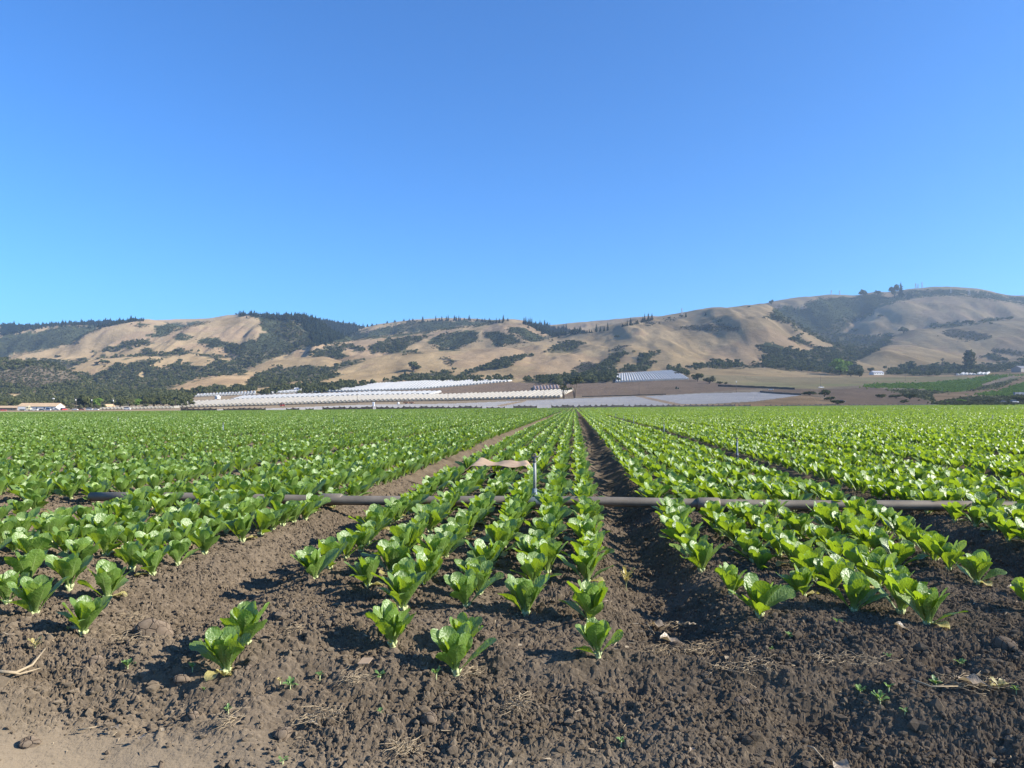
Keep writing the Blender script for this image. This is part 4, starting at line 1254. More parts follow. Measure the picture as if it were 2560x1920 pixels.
PROTO_T = {k: [Tree(k, 40 + 10 * i + j) for j in range(m)] for i, (k, m) in enumerate((("oak", 5), ("conifer", 5), ("green", 2), ("grey", 3), ("gum", 2), ("column", 1), ("palm", 1)))}
rgt = np.random.default_rng(5)
def tree(kind, x, y, w, h, label, name=None, cat="tree", group=None, depth=None, sink=0.3):
    """foot at photograph pixel (x, y); w and h are the width and height it shows, in photograph pixels"""
    if depth is None:
        q = hit(x, y)
        if q is None: return
        X, Y, Z, d = q
    else:
        d = depth
        X, Y, Z = at(x, d)
    m = d / FS
    pr = PROTO_T[kind][int(rgt.integers(0, len(PROTO_T[kind])))]
    return pr.place(name or {"oak": "oak_tree", "conifer": "conifer_tree", "gum": "eucalyptus_tree", "palm": "palm_tree", "column": "ivy_tree"}.get(kind, "leafy_tree"), (X, Y, Z - sink), w * m, h * m, label, cat, group, float(rgt.uniform(0, 6.28)))

# single trees, each told by where it stands
for a in [
    ("oak", 1033, 930, 44, 30, "large lone oak in the tan grass above the white tunnels"),
    ("oak", 255, 909, 24, 14, "spreading oak alone on the low tan mound at far left"),
    ("oak", 240, 911, 14, 8, "smaller oak touching the spreading oak on the low tan mound"),
    ("oak", 268, 910, 14, 10, "small oak at the downhill end of the pair on the tan mound"),
    ("oak", 142, 893, 18, 7, "low wide oak at the foot of the long tan slope"),
    ("oak", 545, 906, 16, 12, "round oak on the end of the low tan mound, above the woods"),
    ("oak", 682, 916, 11, 8, "small round oak on the little mound above the oak belt"),
    ("oak", 1543, 845, 15, 9, "dark oak clump alone high on the big smooth hill"),
    ("oak", 1363, 882, 10, 7, "small round oak at the low end of the slanting hill grove"),
    ("oak", 1245, 953, 30, 13, "flat topped oak at the end of the upper white tunnels"),
    ("oak", 1270, 953, 24, 12, "flat topped oak, outer one past the upper white tunnels"),
    ("oak", 1314, 952, 18, 16, "tall oak at the tip of the wood behind the brown field"),
    ("oak", 1744, 954, 32, 24, "dark oak beside the white hillside tunnels, nearer them of two"),
    ("grey", 1774, 959, 34, 23, "grey green round tree right of the dark oak by the field road"),
    ("grey", 1800, 960, 20, 9, "low grey bush trailing off the round tree by the field road"),
    ("grey", 1815, 961, 14, 7, "last small bush of the trail along the field road"),
    ("gum", 1409, 996, 30, 40, "left eucalyptus of the pair beside the end of the cream tunnels"),
    ("gum", 1437, 995, 30, 62, "taller right eucalyptus of the pair beside the brown field"),
    ("oak", 2137, 831, 20, 12, "round oak alone in the pale grass below the right skyline"),
    ("oak", 2261, 833, 27, 21, "big oak at the left end of the right middle ridge"),
    ("oak", 2419, 811, 20, 12, "round oak on the crest of the right middle ridge"),
    ("oak", 1988, 856, 26, 14, "oak on the tan shoulder beside the wooded valley"),
    ("oak", 2204, 792, 17, 7, "small dark oak beside the track on the pale right slope"),
    ("oak", 2528, 800, 24, 10, "broad oak at the right end of the middle ridge crest"),
    ("palm", 2358, 922, 10, 29, "single tall palm above the farm trees at right"),
    ("conifer", 2281, 929, 30, 26, "dark spiky conifer among the farm trees beside the house"),
    ("column", 2425, 928, 28, 52, "towering ivy covered tree trunk above the farm trees"),
    ("green", 2101, 938, 62, 44, "largest bright green tree in front of the wooded valley"),
    ("oak", 2128, 941, 34, 22, "squat dark tree at the right foot of the bright green tree"),
    ("oak", 2150, 942, 30, 20, "squat dark tree nearest the white house"),
    ("oak", 2178, 932, 22, 20, "dark tree standing right behind the white house"),
    ("oak", 2412, 927, 26, 18, "round dark tree left of the ivy covered trunk"),
    ("oak", 2452, 927, 32, 20, "round dark tree right of the ivy covered trunk"),
    ("oak", 2390, 926, 22, 14, "small dark tree between the palm and the ivy trunk"),
    ("oak", 2340, 927, 40, 22, "wide dark tree below the palm"),
    ("oak", 2240, 931, 34, 14, "low dark tree in the belt beside the white house"),
    ("grey", 2310, 929, 20, 13, "grey green tree between the conifer and the palm"),
    ("grey", 2480, 926, 26, 16, "grey green tree in the belt past the ivy trunk"),
    ("oak", 2024, 988, 42, 12, "long low dark shrub on the bare bank beside the plastic field"),
    ("oak", 2061, 992, 38, 22, "largest dark shrub on top of the bare bank"),
    ("oak", 2076, 1002, 32, 17, "dark shrub halfway down the bare bank"),
    ("oak", 2094, 1011, 34, 14, "round dark shrub at the foot of the bare bank"),
    ("oak", 2260, 1008, 24, 13, "lone round shrub at the field edge below the ploughed slope"),
    ("oak", 2205, 995, 34, 12, "dark shrub at the near end of the berry rows"),
    ("oak", 2240, 996, 40, 16, "dark bushy shrub under the berry rows"),
    ("oak", 2275, 998, 40, 18, "largest bushy shrub at the lower end of the berry rows"),
    ("green", 2400, 1006, 34, 10, "green shrub on the weedy bank left of the pole"),
    ("green", 2365, 1007, 24, 8, "small green shrub at the foot of the weedy bank"),
    ("oak", 2470, 1006, 40, 12, "dark shrub on the weedy bank between pole and white car"),
    ("oak", 2545, 1004, 50, 18, "dark shrub at the right end of the field edge"),
    ("grey", 2440, 1005, 22, 9, "grey shrub on the weedy bank right of the pole"),
]:
    k, x, y, w, h, lab = a
    shrub = "shrub" in lab or "bush" in lab.split()
    tree(k, x, y, w, h, lab, name="shrub" if shrub else None, cat="shrub" if shrub else "tree", group="shrubs along the field edge" if shrub else None)

# farm trees on the flat at the far left, in front of the woods
for a in [
    ("oak", 205, 46, 40, 690, "broad dark tree of the farm clump, behind the poles"),
    ("green", 245, 38, 36, 690, "lighter green tree at the right side of the farm clump"),
    ("oak", 228, 36, 38, 720, "tallest dark tree at the back of the farm clump"),
    ("grey", 178, 26, 18, 640, "olive grey bush by the road, nearest the white shed"),
    ("grey", 200, 24, 16, 640, "olive grey bush by the road beside the leaning pole"),
    ("grey", 222, 26, 19, 650, "olive grey bush in front of the farm clump"),
    ("grey", 243, 24, 17, 640, "olive grey bush left of the hidden tan house"),
    ("grey", 258, 24, 18, 650, "olive grey bush right beside the tan house"),
    ("oak", 156, 34, 30, 720, "dark tree rising behind the white shed wall"),
    ("oak", 120, 30, 24, 740, "dark tree behind the shed roof"),
    ("oak", 80, 34, 24, 760, "dark tree behind the left end of the shed roof"),
    ("oak", 40, 36, 26, 760, "dark tree behind the low tan roof"),
    ("oak", 5, 40, 28, 760, "dark tree at the far left above the low tan roof"),
    ("oak", 300, 30, 30, 720, "dark tree just right of the tan house"),
    ("oak", 324, 32, 34, 730, "dark tree behind the small white tunnels, second from the tan house"),
    ("green", 340, 28, 28, 740, "green tree in the dark row behind the small tunnels"),
    ("oak", 362, 30, 30, 730, "dark tree behind the small tunnels, middle of the row"),
    ("oak", 384, 28, 34, 720, "tallest dark tree of the row behind the small tunnels"),
    ("oak", 408, 30, 32, 720, "dark tree near the right end of the row behind tunnels"),
    ("oak", 432, 30, 32, 700, "dark tree right of the row beside the thin pole"),
    ("oak", 456, 28, 28, 690, "dark tree where the cream tunnels start"),
    ("oak", 476, 26, 24, 720, "last dark tree of the row above the cream tunnels"),
    ("grey", 362, 26, 16, 640, "olive bush in front of the dark row behind the small tunnels"),
]:
    k, x, w, h, d, lab = a
    tree(k, x, 0, w, h, lab, name="shrub" if "bush" in lab else None, cat="shrub" if "bush" in lab else "tree", depth=d)

# conifers that stand out along the skyline: pixel column, foot, height and width
SKY_C = {
    "on the skyline left of the big tan hill": z3([(1032, 248), (1045, 246), (1058, 244), (1070, 242), (1098, 240), (1112, 236), (1126, 232), (1140, 230), (1152, 226), (1183, 218), (1198, 214), (1212, 210), (1226, 208), (1243, 204), (1258, 200), (1272, 196)]),
    "in the saddle beside the big tan hill": z3([(690, 296), (706, 297), (722, 298), (742, 300), (760, 300), (778, 300), (818, 294), (850, 290), (882, 284), (910, 280)]),
    "on the spur falling to the saddle": z3([(228, 232), (243, 236), (262, 240), (278, 240), (292, 243), (308, 246), (324, 248), (340, 250), (358, 252), (376, 256), (396, 258), (420, 262), (438, 265), (458, 268), (482, 272), (505, 276), (530, 280), (552, 282), (572, 284), (598, 288), (618, 290), (640, 294)]),
    "on the centre skyline": z2([(1470, 215), (1490, 213), (1522, 212), (1568, 208), (1590, 206), (1612, 205), (1640, 204), (1660, 203), (1680, 202), (1700, 202), (1724, 201), (1745, 200), (1770, 199), (1795, 199), (1820, 198), (1858, 196), (1900, 200), (1930, 204), (1955, 206), (1980, 208), (2002, 210), (2028, 212), (2050, 214), (2080, 216), (2105, 217), (2125, 217), (2150, 214), (2172, 206), (2192, 202)]),
    "on the low dip of the left skyline": z2([(700, 202), (740, 210), (775, 216), (800, 218), (840, 220), (880, 224), (920, 236), (960, 250), (1000, 258), (1045, 250), (1075, 244), (1110, 238), (1150, 232), (1190, 224), (1230, 216), (1270, 208), (1310, 204), (1350, 202), (1390, 204), (1420, 206)]),
}
rgs = np.random.default_rng(12)
for where, pts in SKY_C.items():
    for k, (x, y) in enumerate(pts):
        if "centre skyline" in where or "low dip" in where:
            x += rgs.normal(0, 4)
        hgt = (6 + 14 * rgs.random() ** 1.6) if "low dip" not in where else (3.5 + 7 * rgs.random() ** 1.8)
        if "big tan hill" in where or "spur" in where: hgt *= 1.35
        tall = {z3([(1243, 204)])[0][0]: 24, z2([(2125, 217)])[0][0]: 22, z3([(228, 232)])[0][0]: 21, z3([(572, 284)])[0][0]: 22}.get(x)
        # stand on the highest ground of this column that the view sees
        tree("conifer", x, max(y, RUN[-1, int(round((x - TX[0]) / 3.0))] + 0.8), rgs.uniform(5, 10) * (1.2 if tall else 1), tall or hgt,
             f"dark conifer {where}, {ordinal(k + 1)} from the left", group="conifers " + where, sink=2.0)
for k, x, y, w, h, lab in [
    ("oak", 2161, 742, 23, 24, "round tree on the right skyline beside the thin pylons"),
    ("oak", 2197, 737, 18, 15, "small tree on the right skyline between two bigger ones"),
    ("oak", 2240, 745, 28, 40, "biggest rounded tree on the right skyline"),
    ("conifer", 2256, 744, 16, 42, "tall pointed tree touching the biggest skyline tree"),
    ("oak", 2324, 727, 11, 6, "low bush on the right skyline past the lattice pylons"),
    ("oak", 1931, 763, 13, 17, "small tree alone on the skyline of the smooth right shoulder"),
    ("oak", 1874, 768, 9, 5, "tiny bush on the skyline left of the lone shoulder tree"),
    ("conifer", 1766, 788, 7, 10, "thin tree on the skyline halfway up the big tan hill"),
    ("conifer", 1716, 793, 8, 14, "pointed tree beside the pylon on the big tan hill"),
    ("oak", 1705, 793, 12, 8, "bush at the foot of the pylon on the big tan hill"),
    ("oak", 1675, 797, 11, 7, "bush on the skyline left of the pylon"),
]:
    j = int(round((x - TX[0]) / 3.0))
    tree(k, x, max(y, RUN[-1, j] + 0.8), w, h, lab, sink=1.0)

# ------------------------------------------------------------------ woods, chaparral and berry rows: masses nobody could count
def mass(name, label, code, n, protos, size, mat, R=RC, dmin=830, dmax=9999, zsq=1.0, thin=None, seed=1):
    rg = np.random.default_rng(seed)
    rr, cc = np.where(R == code)
    if not len(rr): return
    pick = rg.integers(0, len(rr), n)
    sp = np.where(rg.random(n) < 0.14, 1.0, 0.2)      # some stand out beyond the edge of their patch
    xs, ys = cc[pick] - 40 + rg.normal(0, 9, n) * sp, rr[pick] + 680 + rg.normal(0, 3.5, n) * sp
    xs = np.clip(xs, -39, 2599)
    land = (look(RF, xs, ys) == 0) | (R is RF)
    xs, ys = xs[land], ys[land]
    P, S = [], []
    for x, y in zip(xs, ys):
        q = hit(x, y + 2)
        if q is None or not (dmin < q[3] < dmax): continue
        P.append(q[:3]); S.append(size(rg, q[3]))
    if not P: return
    P, S = np.array(P), np.array(S)
    var = rg.integers(0, len(protos), len(P))
    V, F3, F4, T, n0 = [], [], [], [], 0
    for k, (v, f, t) in enumerate(protos):
        m = np.where(var == k)[0]
        if not len(m): continue
        th = rg.uniform(0, 6.28, len(m))
        c, s = np.cos(th)[:, None], np.sin(th)[:, None]
        x = (v[None, :, 0] * c - v[None, :, 1] * s) * S[m, 0:1]
        y = (v[None, :, 0] * s + v[None, :, 1] * c) * S[m, 0:1]
        z = v[None, :, 2] * S[m, 1:2]
        W = np.stack([x, y, z], -1) + P[m][:, None, :]
        a, b = fix_tris(f)
        off = (np.arange(len(m)) * len(v))[:, None, None] + n0
        F4.append((a[None] + off).reshape(-1, 4)); F3.append((b[None] + off).reshape(-1, 3))
        V.append(W.reshape(-1, 3)); T.append(np.clip(t[None] + rg.normal(0, 0.2, len(m))[:, None], 0, 1).ravel())
        n0 += W.shape[0] * W.shape[1]
    F = [x for x in (np.concatenate(F4), np.concatenate(F3)) if len(x)]
    o = mesh_np(name, np.concatenate(V), F, mat, {"tone": np.concatenate(T)}, False)
    return tag(o, label, name.replace("_", " "), kind="stuff")

def low_round(seed, n=70, size=0.2, lobes=4, base=0.0):
    return crown_round(np.random.default_rng(seed), n, size, lobes, base=base)
rounds = [low_round(s) for s in range(200, 208)]
cones = [crown_cone(np.random.default_rng(s), 46, 0.10, 0.24) for s in range(220, 226)]
tufts = [low_round(s, 14, 0.36, 2) for s in range(240, 244)]
mass("oak_wood", "dark oak woods filling the folds and foot of the tan hills", WOOD, 6600, rounds, lambda rg, d: (rg.uniform(3.4, 6.2), rg.uniform(4.0, 7.0)), M_OAK, seed=2)
mass("conifer_wood", "dark conifer forest along the far left skyline", CONI, 2600, cones + [(v * np.array([.28, .28, .42]), f, t) for v, f, t in rounds[:4]], lambda rg, d: (lambda h: (h * 1.25, h))(rg.uniform(8, 12) + 11 * rg.random() ** 3), M_CONI, seed=3)
mass("chaparral", "dull green chaparral patches on the hillsides", CHAP, 9000, tufts, lambda rg, d: (rg.uniform(1.5, 3.6), rg.uniform(0.8, 2.0)), M_CHAP, seed=4)
mass("brushwood", "grey brown brush on the low mound and hill patches", BRUSH, 1500, tufts, lambda rg, d: (rg.uniform(1.4, 3.4), rg.uniform(1.0, 2.4)), M_GREY, seed=5)
mass("berry_crop", "green berry rows on the slope at the right", BERRY, 2600, tufts, lambda rg, d: (rg.uniform(0.9, 1.6), rg.uniform(0.9, 1.7)), M_GREEN, RF, 300, 1100, seed=6)
mass("weeds", "dry weeds and low scrub on the right bank", WEEDY, 1600, tufts, lambda rg, d: (rg.uniform(0.5, 1.7), rg.uniform(0.4, 1.3)), M_GREY, RF, 300, 1100, seed=7)
# ------------------------------------------------------------------ plastic tunnels
def plastic_material(name, col, glow):
    t = NT(name)
    co = t.pos()
    f = t.noise(0.35, 4, 0.6, co)
    c = t.ramp(f, [(0.3, tuple(x * 0.86 for x in col)), (0.7, col)])
    d = t.n("ShaderNodeBsdfPrincipled", Roughness=0.45)
    t.l(c, d.inputs["Base Color"])
    tr = t.n("ShaderNodeBsdfTranslucent")
    t.l(c, tr.inputs["Color"])
    m = t.n("ShaderNodeMixShader")
    m.inputs[0].default_value = glow
    t.l(d.outputs[0], m.inputs[1]); t.l(tr.outputs[0], m.inputs[2])
    return t.end(m.outputs[0])
M_PLW = plastic_material("white_plastic", (0.66, 0.65, 0.61), 0.35)
M_PLC = plastic_material("backlit_plastic", (0.62, 0.56, 0.44), 0.35)  # cream stands for backlight through white plastic, put into the colour
M_PLB = plastic_material("brown_shade_cloth", (0.36, 0.24, 0.16), 0.15)
M_DARK = plain("dark_interior", (0.05, 0.045, 0.035), 0.95)
M_BLACK = plain("black_fabric", (0.012, 0.012, 0.013), 0.7)
M_POLE = plain("pole_timber", (0.13, 0.105, 0.085), 0.9, scale=2)
M_WHITE = plain("white_paint", (0.62, 0.61, 0.58), 0.5, var=0.08)
M_GLASS = plain("dark_glass", (0.03, 0.035, 0.045), 0.15, spec=0.8)
M_TYRE = plain("tyre", (0.02, 0.02, 0.02), 0.9)
M_TAN = plain("tan_roof", (0.50, 0.35, 0.20), 0.7, scale=0.6)
M_RED = plain("red_paint", (0.42, 0.05, 0.035), 0.5)
M_METAL = plain("grey_metal", (0.25, 0.26, 0.27), 0.5, 0.3)
M_STEEL = plain("pylon_steel", (0.30, 0.31, 0.33), 0.6, 0.2)
M_GRN = plain("green_paint", (0.05, 0.10, 0.04), 0.5)

def along(poly, t):
    p = np.array(poly, float)
    L = np.concatenate([[0], np.cumsum(np.hypot(*np.diff(p, axis=0).T))])
    return np.interp(t * L[-1], L, p[:, 0]), np.interp(t * L[-1], L, p[:, 1])

def tunnel_block(front, back, n, mat, where, group, hgt=2.9, leg=0.7, lean=0.0, seg=7, use_depth=None):
    for k in range(n):
        t = (k + 0.5) / n
        if use_depth:
            xa, xb = front[0] + (front[1] - front[0]) * t, front[0] + (front[1] - front[0]) * t + back
            P = np.array([at(xa + (xb - xa) * s, use_depth[0] + (use_depth[1] - use_depth[0]) * s) for s in np.linspace(0, 1, seg)])
            x2 = front[0] + (front[1] - front[0]) * (t + 1 / n)
            nxt = np.array(at(x2, use_depth[0]))
        else:
            fa, ba = along(front, t), along(back, min(1, max(0, t + lean)))
            qa, qb = hit(*fa), hit(*ba)
            nx_ = along(front, (k + 1.5) / n if k < n - 1 else (k - 0.5) / n)
            qn = hit(*nx_)
            if qa is None or qb is None or qn is None: continue
            xs, ds = np.linspace(fa[0], ba[0], seg), np.linspace(qa[3], qb[3], seg)
            P = np.array([at(x, d) for x, d in zip(xs, ds)])
            nxt = np.array(qn[:3])
        pitch_ = np.linalg.norm((nxt - P[0])[:2])
        ax = P[-1] - P[0]; ax[2] = 0; ax /= np.linalg.norm(ax) + 1e-9
        acr = np.array([ax[1], -ax[0], 0])
        w = abs(float(np.dot((nxt - P[0]), acr))) * 0.5 * 0.92
        w = max(w, pitch_ * 0.30)
        rgk = np.random.default_rng(k * 7 + n)
        hk = hgt * rgk.uniform(0.93, 1.05)
        th = np.linspace(0, math.pi, 9)
        V = []
        for j, p in enumerate(P):
            sag = 0.05 * hk * (j % 2)
            for a in th:
                V.append(p + acr * (w * math.cos(a)) + np.array([0, 0, leg + (hk - leg - sag) * math.sin(a) ** 0.85]))
        V = np.array(V)
        F = [(j * 9 + q, j * 9 + q + 1, (j + 1) * 9 + q + 1, (j + 1) * 9 + q) for j in range(seg - 1) for q in range(8)]
        o0 = P[0].copy()
        root = empty("hoop_tunnel", tuple(o0), f"{where}, {ordinal(k + 1)} tunnel from the left", "tunnel", group)
        mb = MB(); mb.add(V - o0, F)
        mb.build("plastic_cover", mat, root, True)
        e = MB()
        base = [(w * math.cos(a), leg + (hk - leg) * math.sin(a) ** 0.85) for a in th]
        EV = np.array([P[0] + ax * 0.25 + acr * u * 0.97 + np.array([0, 0, z * 0.985]) for u, z in base]) - o0
        e.add(EV, [tuple(range(9))])
        e.build("end_curtain", mat, root)
        f = MB()
        for sgn in (-1, 1):
            for j in range(0, seg, 2):
                q = P[j] - o0 + acr * w * sgn * 0.98
                f.tube([q + np.array([0, 0, -0.2]), q + np.array([0, 0, leg + 0.15])], 0.05, 4)
        f.build("hoop_frame", M_DARK, root)

G1 = "cream tunnels in the long front block"
tunnel_block((437, 1402), 34, 92, M_PLC, "backlit cream plastic tunnel in the long front block", G1, 3.0, 0.75, use_depth=(702, 800))
tunnel_block((575, 1075), 30, 40, M_PLW, "white plastic tunnel in the block behind the cream one", "white tunnels in the second block", 2.9, 0.5, use_depth=(815, 885))
tunnel_block((249, 436), 14, 20, M_PLC, "small cream tunnel in the low string by the farm", "small cream tunnels by the farm", 2.3, 0.6, use_depth=(600, 640))
tunnel_block([(775, 982), (900, 979), (1040, 975), (1149, 966), (1271, 955)], [(838, 977.5), (900, 968), (945, 961), (1058, 955), (1180, 953.5), (1280, 953.5)], 60, M_PLW, "white tunnel in the upper block below the oaks", "white tunnels in the upper block", 2.8, 0.6)
tunnel_block([(1538, 957), (1723, 949)], [(1542, 937), (1680, 928)], 27, M_PLW, "white tunnel on the hillside beside the gully wood", "white tunnels on the hillside", 2.6, 0.5)
tunnel_block([(479, 992.5), (640, 986.5)], [(484, 989), (640, 981)], 20, M_PLW, "white tunnel in the small upper left block", "white tunnels in the small upper left block", 2.7, 0.4)
tunnel_block([(655, 986), (748, 981.5)], [(690, 983), (752, 976)], 10, M_PLW, "white tunnel in the short strip under the oaks", "white tunnels in the short strip", 2.6, 0.4)
tunnel_block([(1335, 978), (1400, 975)], [(1332, 969), (1397, 966)], 8, M_PLB, "brown covered tunnel beside the eucalyptus pair", "brown tunnels by the eucalyptus pair", 2.4, 0.4)
tunnel_block([(2390, 939), (2470, 937)], [(2392, 934), (2478, 932)], 8, M_PLW, "small white tunnel under the farm trees at right", "small white tunnels under the farm trees", 2.3, 0.3)

# ------------------------------------------------------------------ black windbreak fabric along the end of the field
def edge_point(x, back=1.5):
    ze, de = edge_drop(np.array([float(x)]))
    d = float(de[0]) + back
    X, Y = ground_xy(float(side(x)) * d, d)
    return np.array([X, Y, float(ze[0])])
def fabric_fence(x0, x1, hgt, label, seed, mat=None, step=14):
    hgt *= 1.35
    rg = np.random.default_rng(seed)
    xs = np.arange(x0, x1 + 0.1, (x1 - x0) / max(2, round((x1 - x0) / step)))
    o0 = edge_point(x0)
    root = empty("fabric_fence", tuple(o0), label, "fence", "black fabric fences along the field end")
    V, F = [], []
    m = 6
    n = 0
    for k in range(len(xs) - 1):
        a, b = edge_point(xs[k]), edge_point(xs[k + 1])
        ha, hb = hgt * rg.uniform(0.75, 1.15), hgt * rg.uniform(0.75, 1.15)
        drop = rg.uniform(0.15, 0.6)
        for j in range(m + 1):
            s = j / m
            p = a + (b - a) * s - o0
            top = (ha * (1 - s) + hb * s) * (1 - drop * 4 * s * (1 - s))
            out = 0.12 * math.sin(6.28 * s + k)
            V += [p + np.array([0, 0, -0.3]), p + np.array([0.05, out, max(0.12, top * 0.5)]), p + np.array([0, 0, max(0.2, top)])]
        for j in range(m):
            q = n + 3 * j
            F += [(q, q + 3, q + 4, q + 1), (q + 1, q + 4, q + 5, q + 2)]
        n += 3 * (m + 1)
    mb = MB(); mb.add(V, F); mb.build("fabric", M_BLACK, root, True)
    for x in xs:
        p = edge_point(x) - o0
        s = MB(); s.tube([p + np.array([0.06, -0.06, -0.3]), p + np.array([0.02, -0.06, hgt * 1.22])], 0.035, 5)
        s.build("stake", M_POLE, root)
for a in [
    (452, 542, 0.85, "black fabric fence below the start of the cream tunnels", 1), (558, 664, 0.85, "sagging black fence run left of the red tractor", 2),
    (715, 748, 0.8, "short black fence run right of the red tractor", 3), (764, 784, 0.6, "shortest slumped scrap of black fence", 4),
    (806, 932, 0.95, "black fence run ending at the white toilet", 5), (940, 1205, 1.0, "long black fence run right of the white toilet", 6),
    (1216, 1262, 0.6, "low slumped black fence below the crossing track", 7), (1283, 1342, 1.0, "black fence run peaked like a tent below the tunnels", 8),
    (1378, 1838, 1.05, "longest black fence run, across the end of the dark furrow", 9), (1846, 1876, 0.9, "small peaked black fence below the bare bank", 10),
    (1912, 2110, 0.75, "low black fence run at the foot of the bare bank", 11), (2120, 2345, 0.6, "thin low black fence below the ploughed slope", 12),  # these two trace a thin dark line along the field end
]:
    fabric_fence(*a)
def line_fence(pts, hgt, name, label, mat, cat="fence", thick=0.12):
    P = [np.array(hit(x, y)[:3]) for x, y in pts]
    dense = []
    for a, b in zip(pts[:-1], pts[1:]):
        for s in np.linspace(0, 1, 8)[:-1]:
            q = hit(a[0] + (b[0] - a[0]) * s, a[1] + (b[1] - a[1]) * s)
            if q: dense.append(np.array(q[:3]))
    dense.append(P[-1])
    o0 = dense[0]
    root = empty(name, tuple(o0), label, cat)
    V, F = [], []
    for k, p in enumerate(dense):
        V += [p - o0 + np.array([0, -thick, -0.4]), p - o0 + np.array([0, -thick, hgt * (0.94 + 0.1 * math.sin(k * 2.1))]), p - o0 + np.array([0, thick, hgt * (0.94 + 0.1 * math.sin(k * 2.1))]), p - o0 + np.array([0, thick, -0.4])]
    for k in range(len(dense) - 1):
        q = 4 * k
        F += [(q, q + 4, q + 5, q + 1), (q + 1, q + 5, q + 6, q + 2), (q + 2, q + 6, q + 7, q + 3)]
    n = len(V)
    F += [(0, 1, 2, 3), (n - 1, n - 2, n - 3, n - 4)]
    mb = MB(); mb.add(V, F); mb.build("screen", mat, root)
    for k in range(0, len(dense), 3):
        p = dense[k] - o0
        s = MB(); s.tube([p + np.array([0, -thick - 0.06, -0.3]), p + np.array([0, -thick - 0.06, hgt * 1.15])], 0.06, 5)
        s.build("post", M_POLE, root)
M_SCREEN = plain("brown_screen", (0.06, 0.05, 0.04), 0.9)
line_fence([(1795, 966), (1850, 968), (1920, 971), (1987, 974)], 2.0, "shade_fence", "dark shade cloth fence along the field road to the parked car", M_SCREEN)
line_fence([(1900, 981), (1950, 985), (2003, 988)], 1.5, "board_fence", "dull brown fence behind the plastic field corner", plain("brown_boards", (0.12, 0.095, 0.07), 0.9))
line_fence([(1455, 992.5), (1560, 990), (1665, 986.5)], 0.9, "earth_screen", "low dark screen along the near edge of the ploughed field", M_SCREEN)

# ------------------------------------------------------------------ utility poles and pylons
def utility_pole(x, ytop, ybase, label, depth=None, arms=1, box=None, lean=0.0):
    if depth: X, Y, Z = at(x, depth); d = depth
    else:
        q = hit(x, ybase)
        X, Y, Z, d = q
    top = CAM_H + float(elev(ytop)) * d
    h = max(3.0, top - Z)
    root = empty("utility_pole", (X, Y, Z), label, "utility pole", "utility poles across the valley")
    m = MB(); m.tube([(0, 0, -0.5), (lean * h * 0.5, 0, h * 0.5), (lean * h, 0, h)], [0.17, 0.15, 0.11], 7); m.build("pole", M_POLE, root, True)
    for k in range(arms):
        c = MB(); c.box((lean * h, -0.16, h - 0.35 - 0.9 * k), (2.4, 0.12, 0.14)); c.build("crossarm", M_POLE, root)
        for u in (-1.05, -0.4, 0.4, 1.05):
            i = MB(); i.tube([(lean * h + u, -0.16, h - 0.28 - 0.9 * k), (lean * h + u, -0.16, h - 0.08 - 0.9 * k)], [0.05, 0.03], 6); i.build("insulator", M_WHITE, root)
    if box:
        b = MB(); b.tube([(lean * h, -0.45, h - 2.6), (lean * h, -0.45, h - 2.5), (lean * h, -0.45, h - 1.4), (lean * h, -0.45, h - 1.3)], [0.25, 0.36, 0.36, 0.2], 10); b.build("transformer", M_WHITE, root, True)
    return root
for a in [
    dict(x=191, ytop=994, ybase=1024, label="leaning utility pole with a white transformer beside the olive bushes", depth=590, arms=2, box=1, lean=-0.03),
    dict(x=230, ytop=995, ybase=1010, label="utility pole with crossarm and white transformer before the farm clump", depth=660, arms=1, box=1),
    dict(x=284, ytop=996, ybase=1018, label="utility pole with a white transformer beside the tan house", depth=620, arms=2, box=1),
    dict(x=322, ytop=1002, ybase=1014, label="short utility pole standing over the small cream tunnels", depth=660, arms=1),
    dict(x=402, ytop=1004, ybase=1012, label="low utility pole behind the small cream tunnels", depth=680, arms=1),
    dict(x=438, ytop=997, ybase=1014, label="thin bare pole where the small and long tunnels meet", depth=660, arms=0),
    dict(x=893, ytop=983, ybase=1010, label="thin pole in front of the long tunnels, above the white toilet", arms=0),
    dict(x=1120, ytop=975, ybase=1005, label="pole standing at the middle of the long cream tunnels", arms=1),
    dict(x=1360, ytop=977, ybase=999, label="thin pole near the right end of the cream tunnels", arms=0),
    dict(x=1598, ytop=958, ybase=988, label="thin pole at the corner of the two plastic sheeted fields", arms=1),
    dict(x=1841, ytop=949, ybase=981, label="pole with a white box standing over the plastic field", arms=0, box=1),
    dict(x=2052, ytop=938, ybase=969, label="tall bare pole directly behind the white pickup", arms=0),
    dict(x=2264, ytop=934, ybase=952, label="thin pole in the hay field behind the berry rows", arms=0),
    dict(x=2249, ytop=916, ybase=934, label="pole among the farm trees right of the white house", arms=1),
    dict(x=2306, ytop=916, ybase=934, label="pole among the farm trees left of the palm", arms=1),
    dict(x=2420, ytop=986, ybase=1007, label="pale pole at the edge of the field below the weedy bank", arms=1),
]:
    utility_pole(**a)
t_ = at(133, 640)
root = empty("yard_light", t_, "tall yard light mast behind the white shed", "lamp post")
m = MB(); m.tube([(0, 0, -0.3), (0, 0, 9.6)], [0.14, 0.09], 7); m.build("mast", M_POLE, root, True)
m = MB(); m.box((0, 0, 9.9), (1.7, 0.9, 0.9), taper=0.8); m.build("lamp_housing", M_WHITE, root)

